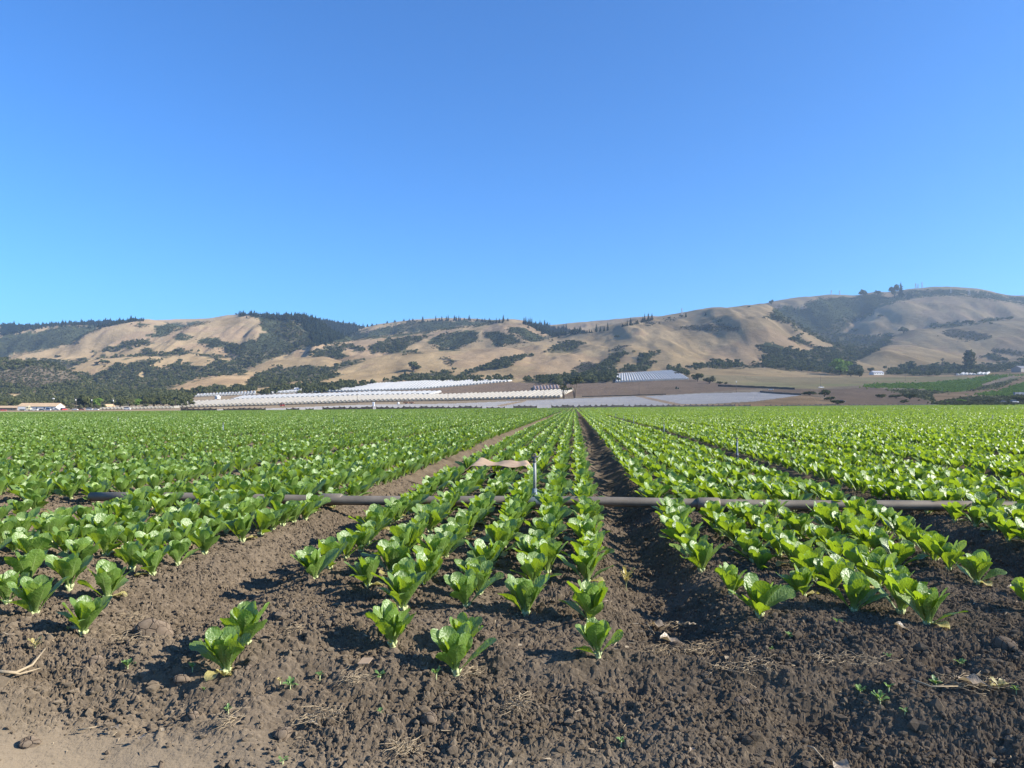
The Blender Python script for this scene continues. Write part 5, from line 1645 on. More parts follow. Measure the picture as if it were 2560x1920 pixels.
def pylon(x, ytop, ybase, label, wide=0.22):
    j = int(round((x - TX[0]) / 3.0))
    q = hit(x, max(ybase, RUN[-1, j] + 0.6))
    X, Y, Z, d = q
    h = CAM_H + float(elev(ytop)) * d - Z
    root = empty("power_pylon", (X, Y, Z), label, "pylon", "power pylons on the skyline")
    m = MB()
    b, tp = h * wide * 0.5, h * 0.02
    lv = np.linspace(0, 1, 6)
    r = lambda s: b * (1 - s) ** 1.4 + tp
    for sx, sy in ((-1, -1), (1, -1), (1, 1), (-1, 1)):
        m.tube([(sx * r(s), sy * r(s), s * h - 0.5 * (s == 0)) for s in lv], 0.38, 4)
    for k in range(5):
        for sx, sy, tx, ty in ((-1, -1, 1, -1), (1, -1, 1, 1), (1, 1, -1, 1), (-1, 1, -1, -1)):
            m.tube([(sx * r(lv[k]), sy * r(lv[k]), lv[k] * h), (tx * r(lv[k + 1]), ty * r(lv[k + 1]), lv[k + 1] * h)], 0.2, 3)
    m.build("lattice_tower", M_STEEL, root)
    for z, w in ((0.97, 0.15), (0.86, 0.21), (0.75, 0.17)):
        c = MB(); c.tube([(-w * h, 0, z * h), (0, 0, z * h + 0.03 * h), (w * h, 0, z * h)], [0.09, 0.2, 0.09], 4); c.build("crossarm", M_STEEL, root)
for a in [(2081, 725, 739, "thin left pylon of the pair on the right skyline"), (2102, 726, 741, "thin right pylon of the pair on the right skyline"),
          (2293, 708, 725, "left of three lattice pylons near the hilltop trees"), (2299, 710, 725, "middle of three lattice pylons near the hilltop trees"), (2309, 705, 725, "tallest of three lattice pylons near the hilltop trees"),
          (1706, 771, 790, "lone pylon on the crest of the big tan hill"), (2381, 720, 733, "faint pylon standing on the dark summit"), (2427, 720, 738, "pylon past the summit, outermost on the skyline")]:
    pylon(*a)

# ------------------------------------------------------------------ buildings
def gable_house(x, depth, w, l, hw, hr, rz, name, label, wall, roof, nwin=3, cat="house", y=None):
    if depth is None:
        X, Y, Z, d = hit(x, y)
    else:
        X, Y, Z = at(x, depth)
    root = empty(name, (X, Y, Z), label, cat, rz=rz)
    m = MB(); m.prism([(-w / 2, -0.5), (w / 2, -0.5), (w / 2, hw), (0, hw + hr - 0.06), (-w / 2, hw)], (0, 0, 0), l); m.build("wall", wall, root)
    m = MB()
    e = 0.5
    sl = hr / (w / 2)
    for s in (-1, 1):
        m.prism([(0, hw + hr), (s * (w / 2 + e), hw - sl * e), (s * (w / 2 + e), hw - sl * e + 0.22), (0, hw + hr + 0.22)], (0, 0, 0), l + 2 * e)
    m.build("roof", roof, root)
    for k in range(nwin):
        u = -l / 2 + l * (k + 0.5) / nwin
        f = MB(); f.box((u, -w / 2 - 0.03, hw * 0.55), (1.3, 0.08, 1.4)); fr = f.build("window", M_WHITE, root)
        p = MB(); p.box((u, -w / 2 - 0.08, hw * 0.55), (1.1, 0.04, 1.2)); p.build("pane", M_GLASS, fr)
    dr = MB(); dr.box((l / 2 + 0.03, 0, 1.05), (0.08, 1.1, 2.1)); dr.build("door", M_METAL, root)
    return root
gable_house(104, 620, 13, 31, 3.3, 2.6, 0.12, "farm_shed", "long white walled farm shed with a tan roof at far left", M_WHITE, M_TAN, 5, "shed")
gable_house(18, 640, 12, 26, 2.2, 1.6, 0.05, "low_barn", "low barn with a tan roof at the left end, behind the truck", plain("barn_boards", (0.25, 0.19, 0.13), 0.9), M_TAN, 3, "barn")
gable_house(272, 712, 6, 8, 2.4, 1.8, 1.1, "tan_house", "tan roofed house half hidden between the farm trees", M_WHITE, M_TAN, 2)
gable_house(544, None, 4, 5, 2.3, 1.3, 1.3, "field_hut", "small white hut above the left end of the cream tunnels", M_WHITE, M_WHITE, 1, "hut", y=997)
gable_house(2192, None, 13, 17, 3.4, 2.6, 0.2, "white_house", "white gabled house in front of the wooded valley", M_WHITE, plain("grey_roof", (0.33, 0.33, 0.34), 0.7), 4, y=937)
gable_house(2553, None, 16, 24, 6, 4.0, 0.5, "hill_barn", "dark roofed barn on the slope above the berry rows", plain("barn_grey", (0.22, 0.20, 0.18), 0.9), plain("dark_roof", (0.12, 0.12, 0.13), 0.7), 2, "barn", y=930)
gable_house(745, None, 6, 9, 3.0, 1.5, 0.2, "oak_hut", "small pale hut between the oaks above the white strip", M_WHITE, M_WHITE, 1, "hut", y=978)
X, Y, Z, d = hit(2548, 988)
root = empty("shipping_container", (X, Y, Z), "grey container standing on the weedy bank at right", "container", rz=0.1)
m = MB(); m.box((0, 0, 1.4), (9, 2.4, 2.6)); m.build("box_body", plain("container_grey", (0.16, 0.17, 0.20), 0.6), root)
m = MB(); m.box((0, -1.23, 1.4), (2.2, 0.06, 2.3)); m.build("door", M_METAL, root)

# ------------------------------------------------------------------ vehicles
def wheels(root, xs, hw, r):
    for x in xs:
        for s in (-1, 1):
            m = MB(); m.tube([(x, s * hw - 0.1, r), (x, s * hw + 0.1, r)], r, 14); w = m.build("wheel", M_TYRE, root)
            m = MB(); m.tube([(x, s * hw - 0.12, r), (x, s * hw + 0.12, r)], r * 0.5, 10); m.build("rim", M_METAL, w)
def vehicle(kind, place, rz, label, paint, depth=None, y=None):
    if y is None: X, Y, Z = at(place, depth)
    else: X, Y, Z, _ = hit(place, y)
    cat = {"car": "car", "pickup": "pickup truck", "truck": "truck", "van": "van"}[kind]
    root = empty({"car": "parked_car", "pickup": "pickup_truck", "truck": "cab_truck", "van": "parked_van"}[kind], (X, Y, Z), label, cat, "vehicles parked about the farm", rz)
    if kind == "truck":
        m = MB(); m.box((0, 0, 0.9), (7.4, 1.1, 0.35)); m.build("chassis", M_TYRE, root)
        m = MB(); m.prism([(-1.2, 0.7), (1.2, 0.7), (1.2, 3.3), (0.9, 3.75), (-0.9, 3.75), (-1.2, 3.3)], (2.6, 0, 0), 2.2); m.build("cab", paint, root)
        m = MB(); m.box((4.15, 0, 1.45), (1.0, 2.1, 1.5), taper=0.9); m.build("bonnet", paint, root)
        m = MB(); m.box((3.72, 0, 2.75), (0.05, 2.0, 0.8)); m.build("windscreen", M_GLASS, root)
        m = MB(); m.box((2.7, -1.22, 2.6), (1.2, 0.05, 0.8)); m.build("side_window", M_GLASS, root)
        m = MB(); m.box((-1.6, 0, 2.1), (5.4, 2.3, 2.0)); m.build("load_box", M_WHITE, root)
        wheels(root, (3.8, -1.6, -2.9), 1.0, 0.52)
    else:
        L, top, hood = {"car": (4.4, 1.42, 0.92), "pickup": (5.4, 1.75, 1.1), "van": (5.0, 2.1, 1.15)}[kind]
        m = MB(); m.prism([(-0.86, 0.32), (0.86, 0.32), (0.9, 0.7), (0.82, hood), (-0.82, hood), (-0.9, 0.7)], (0, 0, 0), L); m.build("body", paint, root)
        cx, cl = {"car": (-0.25, 2.4), "pickup": (0.45, 1.9), "van": (-0.5, 3.6)}[kind]
        m = MB(); m.box((cx, 0, (hood + top) / 2), (cl, 1.5, top - hood), taper=0.78); m.build("cabin", M_GLASS, root)
        m = MB(); m.box((cx, 0, top + 0.02), (cl * 0.76, 1.2, 0.07)); m.build("roof", paint, root)
        for s in (-0.6, 0.6):
            m = MB(); m.box((L / 2 + 0.01, s, 0.72), (0.06, 0.34, 0.18)); m.build("headlight", M_WHITE, root)
        wheels(root, (L * 0.31, -L * 0.31), 0.82, 0.34)
    return root
M_CREAM = plain("cream_paint", (0.62, 0.55, 0.36), 0.5)
M_DKBLUE = plain("dark_paint", (0.05, 0.06, 0.08), 0.35)
vehicle("truck", 62, 0.15, "cream cabbed truck parked before the low tan barn", M_CREAM, 585)
vehicle("pickup", 86, 0.1, "white pickup beside the cream truck before the shed", M_WHITE, 575)
vehicle("car", 104, 0.3, "dark car parked against the white shed wall", M_DKBLUE, 580)
vehicle("van", 122, -0.2, "white van parked before the shed door", M_WHITE, 582)
vehicle("pickup", 139, 0.2, "grey pickup at the right end of the shed", M_METAL, 580)
vehicle("van", 160, 1.4, "dull red van in the yard right of the shed", M_RED, 585)
vehicle("car", 188, 0.0, "white car at the foot of the leaning pole", M_WHITE, 575)
vehicle("pickup", 203, 0.1, "reddish pickup between pole and bushes", plain("rust_paint", (0.25, 0.10, 0.07), 0.6), 580)
vehicle("van", 224, 0.05, "long white van below the farm clump", M_WHITE, 575)
vehicle("car", 240, 0.0, "white car just left of the small tunnels", M_WHITE, 575)
vehicle("van", 318, 0.1, "white van parked before the small cream tunnels", M_WHITE, 575)
vehicle("car", 8, 0.4, "red car at the far left edge of the yard", M_RED, 560)
vehicle("pickup", 2053, 0.15, "white pickup on the field road below the bare pole", M_WHITE, y=970)
vehicle("car", 1928, -0.1, "white car driving along the dark shade fence", M_WHITE, y=975.5)
vehicle("pickup", 1272, 0.05, "dark pickup parked under the cream tunnel ends", M_DKBLUE, y=999.5)
vehicle("van", 2536, 0.05, "white van at the right end of the field", M_WHITE, 500)
vehicle("car", 2508, 0.1, "dark blue car beside the white van", M_DKBLUE, 505)
vehicle("car", 2104, 0.0, "grey car half hidden behind the shrub at the bank foot", M_METAL, 455)

def tractor(x, y, rz, label, paint, depth=None):
    X, Y, Z = at(x, depth) if depth else hit(x, y)[:3]
    root = empty("tractor", (X, Y, Z), label, "tractor", rz=rz)
    m = MB(); m.box((0.7, 0, 1.05), (2.0, 0.85, 0.75), taper=0.9); m.build("bonnet", paint, root)
    m = MB(); m.box((-0.9, 0, 1.0), (1.5, 1.1, 0.6)); m.build("rear_body", paint, root)
    m = MB()
    for s in ((-1.5, -0.6), (-1.5, 0.6), (-0.25, -0.6), (-0.25, 0.6)):
        m.tube([(s[0], s[1], 1.2), (s[0], s[1], 2.6)], 0.06, 5)
    m.build("cab_frame", M_DARK, root)
    m = MB(); m.box((-0.88, 0, 2.65), (1.6, 1.5, 0.12)); m.build("cab_roof", paint, root)
    m = MB(); m.box((-0.88, 0, 1.95), (1.2, 1.15, 1.1)); m.build("cab_glass", M_GLASS, root)
    m = MB(); m.tube([(1.2, 0.25, 1.4), (1.2, 0.25, 2.5)], 0.05, 6); m.build("exhaust", M_DARK, root)
    for xx, r, hw in ((-1.0, 0.85, 0.85), (1.3, 0.5, 0.7)):
        for s in (-1, 1):
            m = MB(); m.tube([(xx, s * hw - 0.2, r), (xx, s * hw + 0.2, r)], r, 16); w = m.build("wheel", M_TYRE, root)
            m = MB(); m.tube([(xx, s * hw - 0.22, r), (xx, s * hw + 0.22, r)], r * 0.5, 10); m.build("rim", paint, w)
tractor(706, 0, 0.3, "red tractor standing at the field end among the black fences", M_RED, 560)
tractor(1693, 973, 0.0, "dusty green tractor working the brown ploughed field", M_GRN)
for x, lab in ((1015, "rusty farm trailer, left of two below the tunnels"), (1029, "rusty farm trailer, right of two below the tunnels")):
    X, Y, Z, d = hit(x, 1010)
    root = empty("farm_trailer", (X, Y, Z), lab, "trailer")
    m = MB(); m.box((0, 0, 1.0), (3.4, 1.8, 0.9)); m.build("bed", plain("rust", (0.24, 0.12, 0.07), 0.8), root)
    m = MB(); m.tube([(1.7, 0, 0.65), (2.8, 0, 0.55)], 0.06, 5); m.build("tow_bar", M_DARK, root)
    wheels(root, (0.0,), 0.9, 0.4)
X, Y, Z = at(934, 410)
root = empty("portable_toilet", (X, Y, Z), "white portable toilet standing at the field end", "toilet")
m = MB(); m.box((0, 0, 0.95), (1.0, 1.0, 2.1)); m.build("cabin", M_WHITE, root)
m = MB(); m.prism([(-0.55, 1.98), (0.55, 1.98), (0.5, 2.1), (0.2, 2.25), (-0.2, 2.25), (-0.5, 2.1)], (0, 0, 0), 1.08); m.build("roof", plain("pale_plastic", (0.6, 0.62, 0.66), 0.4), root)
m = MB(); m.box((0, -0.52, 0.95), (0.7, 0.05, 1.8)); m.build("door", plain("door_grey", (0.5, 0.52, 0.55), 0.5), root)
X, Y, Z = at(996, 420)
root = empty("water_tank", (X, Y, Z), "small white tank on a stand beside the farm trailers", "tank")
m = MB(); m.tube([(0, 0, 0.9), (0, 0, 1.0), (0, 0, 1.9), (0, 0, 2.2)], [0.5, 0.6, 0.6, 0.15], 12); m.build("vessel", M_WHITE, root, True)
for sx, sy in ((-.4, -.4), (.4, -.4), (.4, .4), (-.4, .4)):
    m = MB(); m.tube([(sx, sy, -0.2), (sx, sy, 0.95)], 0.05, 5); m.build("leg", M_METAL, root)
# ------------------------------------------------------------------ irrigation pipe, sprinklers, cardboard
M_PIPE = plain("weathered_pipe", (0.22, 0.185, 0.14), 0.6, 0.35, 0.3, 5.0)
M_BLUE = plain("blue_grey_pvc", (0.13, 0.17, 0.20), 0.5, var=0.25, scale=20)
M_RISER = plain("grey_pvc", (0.28, 0.285, 0.275), 0.5, var=0.25, scale=25)
M_BRASS = plain("dull_sprinkler_metal", (0.10, 0.10, 0.10), 0.45, 0.5)
M_CARD = plain("cardboard", (0.36, 0.255, 0.16), 0.9, var=0.15, scale=6)
def gz(X, Y):
    return float(ground_z(np.array([float(X)]), np.array([float(Y)]))[0])
def sprinkler_head(root, z, s=1.0):
    m = MB()
    m.tube([(0, 0, z), (0, 0, z + 0.012 * s), (0, 0, z + 0.014 * s), (0, 0, z + 0.034 * s)], [0.016 * s, 0.016 * s, 0.011 * s, 0.011 * s], 10)
    m.tube([(-0.022 * s, 0, z + 0.03 * s), (0.0, 0, z + 0.034 * s), (0.03 * s, 0, z + 0.046 * s)], [0.006 * s, 0.009 * s, 0.005 * s], 8)
    m.tube([(0.006 * s, 0, z + 0.034 * s), (0.008 * s, 0, z + 0.066 * s)], [0.006 * s, 0.004 * s], 8)
    m.tube([(-0.02 * s, 0, z + 0.03 * s), (-0.026 * s, 0, z + 0.060 * s), (0.008 * s, 0, z + 0.066 * s)], 0.0035 * s, 6)
    return m.build("sprinkler_head", M_BRASS, root, True)
PY0 = 6.22
PZ = 0.085
root = empty("irrigation_pipe", (-0.45, PY0, 0.0), "long weathered irrigation pipe lying across the lettuce beds", "pipe")
m = MB()
xs = np.linspace(-3.3, 7.6, 32)
m.tube([(x, 0.02 * math.sin(x * 0.8), PZ + 0.006 * math.sin(x * 1.9)) for x in xs], 0.040, 18)
m.build("pipe_body", M_PIPE, root, True)
for cxp in (-1.12, 2.05, 5.2):
    m = MB(); m.tube([(cxp - 0.09, 0, PZ), (cxp - 0.08, 0, PZ), (cxp + 0.08, 0, PZ), (cxp + 0.09, 0, PZ)], [0.044, 0.050, 0.050, 0.044], 18)
    m.build("coupler", M_PIPE, root, True)
m = MB(); m.tube([(0.62 - 0.09, 0, PZ), (0.62 - 0.05, 0, PZ), (0.62 + 0.05, 0, PZ), (0.62 + 0.09, 0, PZ)], [0.045, 0.052, 0.052, 0.045], 16)
m.tube([(0.62, 0, PZ + 0.04), (0.62, 0, PZ + 0.075), (0.62, 0, PZ + 0.08), (0.62, 0, PZ + 0.11)], [0.03, 0.026, 0.02, 0.019], 12)
valve = m.build("valve_fitting", M_BLUE, root, True)
m = MB(); m.tube([(0, 0, 0), (0.002, 0, 0.12), (0, 0, 0.235)], [0.0135, 0.0128, 0.0122], 12)
riser = m.build("riser", M_RISER, root, True)
riser.location = (0.62, 0, PZ + 0.10)
sprinkler_head(riser, 0.23, 1.1)
# place the whole so that the riser stands where the photograph has it
rp = disp_to_ground(1158, 1092)
root.location = (rp[0] - 0.62 * 1.0, PY0, 0.0)

SPK = [(2.66, 12.45), (2.56, 21.6), (2.55, 32.5), (2.55, 39.0), (2.55, 46.5), (-10.40, 21.2), (-10.42, 31.4), (-10.4, 41.5), (19.8, 37.0), (-21.3, 33.0)]
names = ["blue grey sprinkler riser in the second dark furrow, tallest and closest", "second sprinkler riser along the second dark furrow", "third sprinkler riser along the second dark furrow", "fourth sprinkler riser along the second dark furrow", "last tiny sprinkler riser along the second dark furrow",
         "closest sprinkler riser among the dense rows on the left side", "middle sprinkler riser among the dense rows on the left side", "last sprinkler riser among the dense rows on the left side", "lone sprinkler riser far out in the right half", "lone sprinkler riser far out in the left half"]
first = None
for (x, y), lab in zip(SPK, names):
    z = gz(x, y) if y < 20 else gz(x, y) + 0.02
    if first is None:
        first = empty("sprinkler_riser", (x, y, z), lab, "sprinkler", "sprinkler risers in the furrows")
        m = MB(); m.tube([(0, 0, -0.05), (0, 0, 0.25), (0.004, 0, 0.50)], [0.02, 0.019, 0.016], 10); m.build("standpipe", M_BLUE, first, True)
        m = MB(); m.tube([(0, 0, 0.17), (0, 0, 0.23)], 0.026, 10); m.build("collar", M_BLUE, first, True)
        sprinkler_head(first, 0.49, 1.3)
        first.scale = (0.8, 0.8, 0.8)
    else:
        dup(first, (x, y, z), random.uniform(0, 6), 0.8, lab, "sprinkler risers in the furrows")

def cardboard():
    nu, nv = 46, 22
    u, v = np.meshgrid(np.linspace(0, 1, nu), np.linspace(0, 1, nv), indexing="ij")
    kink = np.interp(u, np.linspace(0, 1, 12), [0, 0.004, -0.01, 0.012, 0.03, 0.004, -0.006, 0.018, 0.006, -0.012, 0.02, -0.01])
    X = -1.60 + 1.12 * u + 0.05 * np.sin(v * 5) * (u - 0.4) + 0.03 * vnoise(v * 9, u * 3, 4) * (np.abs(u - 0.5) > 0.46)
    Y = 8.60 + 0.74 * v + 0.07 * np.interp(u, np.linspace(0, 1, 9), [0, .6, -.2, .5, -.5, .3, -.6, .4, 0]) + 0.10 * (u - 0.5) * (v - 0.5)
    z = np.interp(u, [0, 0.08, 0.31, 0.34, 0.55, 0.75, 0.9, 0.93, 1.0], [-0.05, -0.01, 0.12, 0.155, 0.17, 0.155, 0.17, 0.16, 0.08])
    z = z + kink * (0.4 + 0.8 * v) + 0.02 * v * np.sign(np.sin(u * 17 + 1)) * np.abs(np.sin(u * 17 + 1)) + 0.02 * np.abs(v - 0.55) + 0.012 * vnoise(u * 7, v * 5, 8)
    top = np.stack([X.ravel(), Y.ravel(), z.ravel()], -1)
    F = grid_faces(nu, nv)
    V = np.concatenate([top, top - np.array([0, 0, 0.006])])
    n = nu * nv
    i = np.arange(n).reshape(nu, nv)
    rim = np.concatenate([i[:, 0], i[-1, 1:], i[::-1, -1][1:], i[0, ::-1][1:-1]])
    R = np.stack([rim, np.roll(rim, -1), np.roll(rim, -1) + n, rim + n], -1)
    o0 = np.array([-1.0, 8.9, 0.2])
    o = mesh_np("cardboard_sheet", V - o0, np.concatenate([F, F[:, ::-1] + n, R]), M_CARD, None, True)
    o.location = o0
    tag(o, "buckled brown cardboard sheet lying on the lettuces past the pipe", "cardboard")
cardboard()

# ------------------------------------------------------------------ clods
ICO_V = np.array([(0, 0, 1)] + [(0.894 * math.cos(a), 0.894 * math.sin(a), 0.447) for a in np.arange(5) * 1.2566] + [(0.894 * math.cos(a + 0.628), 0.894 * math.sin(a + 0.628), -0.447) for a in np.arange(5) * 1.2566] + [(0, 0, -1)])
ICO_F = np.array([(0, 1 + k, 1 + (k + 1) % 5) for k in range(5)] + [(1 + k, 6 + k, 1 + (k + 1) % 5) for k in range(5)] + [(1 + (k + 1) % 5, 6 + k, 6 + (k + 1) % 5) for k in range(5)] + [(6 + k, 11, 6 + (k + 1) % 5) for k in range(5)])
def crumbs():
    rg = np.random.default_rng(99)
    n = 80000
    y = 1.55 * (6.6 / 1.55) ** rg.random(n)
    x = rg.uniform(-1, 1, n) * 0.84 * (y + 0.6) - math.sin(YAW) * y
    keep = (rg.random(n) > smooth_road(x, y) * 0.93) & (rg.random(n) < np.clip(0.65 + 1.6 * fbm(x * 2.6, y * 2.6, 222, 3), 0.12, 1))
    x, y = x[keep], y[keep]
    n = len(x)
    r = 0.0032 + 0.0085 * rg.random(n) ** 3 + 0.016 * (rg.random(n) < 0.012) * rg.random(n)
    r = r * np.clip(0.75 + y * 0.13, 1, 1.6)
    z = ground_z(x, y) + crumb(x, y) + r * 0.15
    J = 1 + rg.normal(0, 0.24, (n, 12, 1))
    S = rg.uniform(0.7, 1.3, (n, 1, 3)) * np.array([1, 1, 0.85])
    V = ICO_V[None] * J * S * r[:, None, None]
    th = rg.uniform(0, 6.28, n)
    c, s = np.cos(th)[:, None], np.sin(th)[:, None]
    V = np.stack([V[..., 0] * c - V[..., 1] * s, V[..., 0] * s + V[..., 1] * c, V[..., 2]], -1) + np.stack([x, y, z], -1)[:, None, :]
    F = (ICO_F[None] + (np.arange(n) * 12)[:, None, None]).reshape(-1, 3)
    dry = np.repeat(np.clip(rg.normal(0.10, 0.16, n), 0, 0.6), 12)
    o = mesh_np("soil_crumbs", V.reshape(-1, 3), F, M_SOIL, {"dry": dry}, False)
    tag(o, "loose crumbs of brown soil covering the beds and headland", "soil crumbs", kind="stuff")
crumbs()

def src_ground(x, y):
    return disp_to_ground(x * 2212 / 2560, y * 2212 / 2560)
def clod(x, y, w, h, label, seed, dry=0.3):
    X, Y = src_ground(x, y)
    d = math.hypot(X, Y)
    r = w / FS * d / 2
    rg = np.random.default_rng(seed)
    nt, npz = 26, 15
    th, ph = np.meshgrid(np.linspace(0, 2 * math.pi, nt, endpoint=False), np.linspace(-math.pi / 2, math.pi / 2, npz), indexing="ij")
    D = np.stack([np.cos(th) * np.cos(ph), np.sin(th) * np.cos(ph), np.sin(ph)], -1).reshape(-1, 3)
    # cut a ball by random planes so that it gets broken faces
    R = np.full(len(D), 1.0)
    for k in range(9):
        nrm = rg.normal(0, 1, 3); nrm /= np.linalg.norm(nrm)
        dd = rg.uniform(0.62, 0.9)
        c = D @ nrm
        R = np.where(c > 1e-3, np.minimum(R, dd / np.maximum(c, 1e-3)), R)
    R = R * (1 + 0.10 * vnoise(D[:, 0] * 3 + seed, D[:, 1] * 3 + D[:, 2] * 2, 5) + 0.06 * vnoise(D[:, 0] * 9 + seed, D[:, 1] * 9 + D[:, 2] * 8, 6))
    V = D * R[:, None] * r * np.array([1, 0.85, h / w * 1.15])
    i = np.arange(nt * npz).reshape(nt, npz)
    F = np.stack([i, np.roll(i, -1, 0)], -1)
    Q = np.stack([i[:, :-1], np.roll(i, -1, 0)[:, :-1], np.roll(i, -1, 0)[:, 1:], i[:, 1:]], -1).reshape(-1, 4)
    o = mesh_np("soil_clod", V, Q, M_CLOD, {"dry": np.full(len(V), dry)}, True)
    o.location = (X, Y, gz(X, Y) + r * 0.35 * h / w)
    tag(o, label, "clod", "clods on the bare soil")
def clod_material():
    t = NT("dry_clod")
    co = t.objco()
    f = t.noise(35, 5, 0.65, co)
    c = t.ramp(f, [(0.3, (0.135, 0.104, 0.075)), (0.7, (0.215, 0.168, 0.122))])
    v = t.n("ShaderNodeTexVoronoi", feature="DISTANCE_TO_EDGE", Scale=26.0)
    t.l(co, v.inputs["Vector"])
    crack = t.math("SUBTRACT", 1.0, t.math("MULTIPLY", v.outputs["Distance"], 16.0), clamp=True)
    c = t.mix(t.math("MULTIPLY", crack, 0.75), c, (0.07, 0.052, 0.04))
    d = t.n("ShaderNodeBsdfDiffuse", Roughness=1.0)
    t.l(c, d.inputs["Color"])
    t.l(t.bump(t.math("SUBTRACT", t.math("MULTIPLY", f, 0.5), crack), 0.8, 0.006), d.inputs["Normal"])
    return t.end(d.outputs[0])
M_CLOD = clod_material()
for k, a in enumerate([
    (382, 1592, 92, 70, "largest pale cracked clod between the left lettuces and the pair"), (344, 1580, 40, 30, "brown clod leaning on the left of the large cracked clod"), (480, 1788, 36, 28, "pale round clod below the lettuce pair"),
    (708, 1826, 52, 26, "flat crumbling clod in the bare soil below the lettuce pair"), (402, 1905, 16, 22, "small pale clod sitting on the smooth dirt"), (1075, 1822, 48, 30, "dark clod, left of a pair on the bare headland"),
    (1115, 1826, 30, 22, "dark clod, right of a pair on the bare headland"), (1442, 1785, 34, 22, "brown clod below the smallest lettuce"), (1380, 1784, 24, 18, "small brown clod left of the clod below the smallest lettuce"),
    (1690, 1615, 44, 34, "grey clod beside the pale dead leaves where the furrow ends"), (1655, 1590, 36, 22, "grey clod just behind the pale dead leaves"), (1850, 1752, 46, 22, "flat dark clod by the hollow on the right"),
    (2230, 1775, 30, 26, "dark clod beside the green seedlings at right"), (2360, 1670, 30, 18, "dark clod on the right slope of bare soil"), (2510, 1612, 50, 36, "big dark clod near the right edge"), (2465, 1880, 32, 24, "round clod in the lower right soil"),
    (2520, 1700, 28, 20, "small dark clod above the dry roots"), (1530, 1802, 34, 20, "lumpy clod on the headland under the middle bed"), (455, 1680, 44, 24, "crumbled clod in the shadow of the lettuce pair"), (240, 1655, 40, 30, "dark clod beside the long dry stalk"),
    (75, 1850, 44, 22, "low clod at the edge of the smooth dirt"), (620, 1640, 30, 18, "small clod right of the lettuce pair"),
]):
    clod(*a, seed=300 + k)

# ------------------------------------------------------------------ weeds, straw, litter
def weed(x, y, w, label, seed, n=6, pale=False, tall=0.4):
    X, Y = src_ground(x, y)
    d = math.hypot(X, Y)
    s = w / FS * d / 2
    rg = np.random.default_rng(seed)
    parts = []
    for k in range(n):
        V, F, A = leaf_grid(s * rg.uniform(0.75, 1.1), s * rg.uniform(0.16, 0.26), math.radians(rg.uniform(15, 55) + 25 * tall), math.radians(rg.uniform(20, 60)), 7, 5, rg, cup=0.3, wave=0.08, savoy=0.0, rvar=rg.random())
        parts.append((rotz(V, k * 2.4 + rg.uniform(-.3, .3)) + np.array([0, 0, tall * s * (0.3 + 0.7 * k / n)]), F, A))
    V, F, A = join(parts)
    r = empty("seedling_weed", (X, Y, gz(X, Y) + 0.012), label, "weed", "small weeds in the bare soil")
    mesh_np("leaf_rosette", V, F, M_WITHER if pale else M_WEED, {"leaf": A}, parent=r)
    m = MB(); m.tube([(0, 0, -0.02), (0.002, 0, tall * s)], [0.0022, 0.0014], 5); m.build("stem", M_STUB, r, True)
for k, a in enumerate([
    (87, 1618, 44, "feathery pale weed left of the large cracked clod"), (318, 1715, 44, "low grey green weed between dry stalk and lettuce pair"), (480, 1722, 28, "bright two leaved weed below the lettuce pair"), (512, 1732, 18, "tiny weed right of the bright two leaved one"),
    (700, 1688, 26, "pale weed right of the lettuce pair"), (725, 1722, 40, "clump of small round leaved weeds under the pale weed"), (799, 1662, 28, "weed left of the tan paper scrap"), (950, 1678, 40, "yellowish weed right of the tan paper scrap"),
    (1090, 1705, 40, "clump of weeds at the foot of the front middle lettuce"), (570, 1775, 26, "small weed near the pale round clod"), (950, 1782, 24, "thin weed on the headland under the front lettuces"), (706, 1902, 30, "flat weed at the bottom edge on the dirt"),
    (1552, 1856, 34, "flat weed on the bare headland at middle right"), (2150, 1780, 34, "green seedling at the left end of the row of seedlings"), (2200, 1800, 50, "largest green seedling of the row at right"), (2222, 1782, 34, "tall green seedling above the largest one"),
    (2262, 1812, 26, "narrow green seedling at the right end of the row"), (2339, 1712, 34, "pale weed on the right slope of bare soil"), (2495, 1726, 44, "pale grey weed near the right edge"), (2217, 1628, 26, "tiny pale weed under the right front lettuces"),
    (2540, 1730, 26, "green weed at the right edge"), (2092, 1558, 30, "pale weed below the gap between right front lettuces"), (1974, 1590, 26, "small whitish weed on the right bed shoulder"), (2400, 1660, 30, "flat pale weed on the bare right slope"),
    (1930, 1625, 20, "tiny weed on the right bed shoulder"),
]):
    weed(*a, seed=500 + k, n=int(5 + (k * 7) % 4), pale="pale" in a[3] and k % 2 == 0)
weed(1565, 1470, 60, "tall pale weed growing in the dark furrow", 560, 9, True, 1.1)
weed(560, 1705, 52, "withered yellow lettuce leaves at the foot of the front left pair", 561, 7, True, 0.1)

def stalk(pts, r, name, label, cat, n=6, mat=None):
    P = []
    for x, y, up in pts:
        X, Y = src_ground(x, y)
        P.append((X, Y, gz(X, Y) + 0.018 + up))
    P = np.array(P)
    o0 = P[0].copy()
    m = MB(); m.tube(P - o0, np.linspace(r, r * 0.4, len(P)), n)
    return tag(m.build(name, mat or M_STRAW, None, True, None), label, cat), o0
def lay(*a, **k):
    o, o0 = stalk(*a, **k)
    o.location = o0
lay([(-20, 1702, 0.0), (40, 1692, 0.01), (80, 1680, 0.02), (112, 1664, 0.03)], 0.007, "dry_stalk", "long pale dry stalk at the left edge, upper of two", "stalk")
lay([(-20, 1708, 0.0), (50, 1696, 0.01), (100, 1684, 0.015)], 0.005, "dry_stalk", "thin dry stalk lying under the long pale one", "stalk")
lay([(195, 1828, 0.0), (242, 1822, 0.004)], 0.003, "dry_stalk", "short straight straw on the smooth dirt", "stalk")
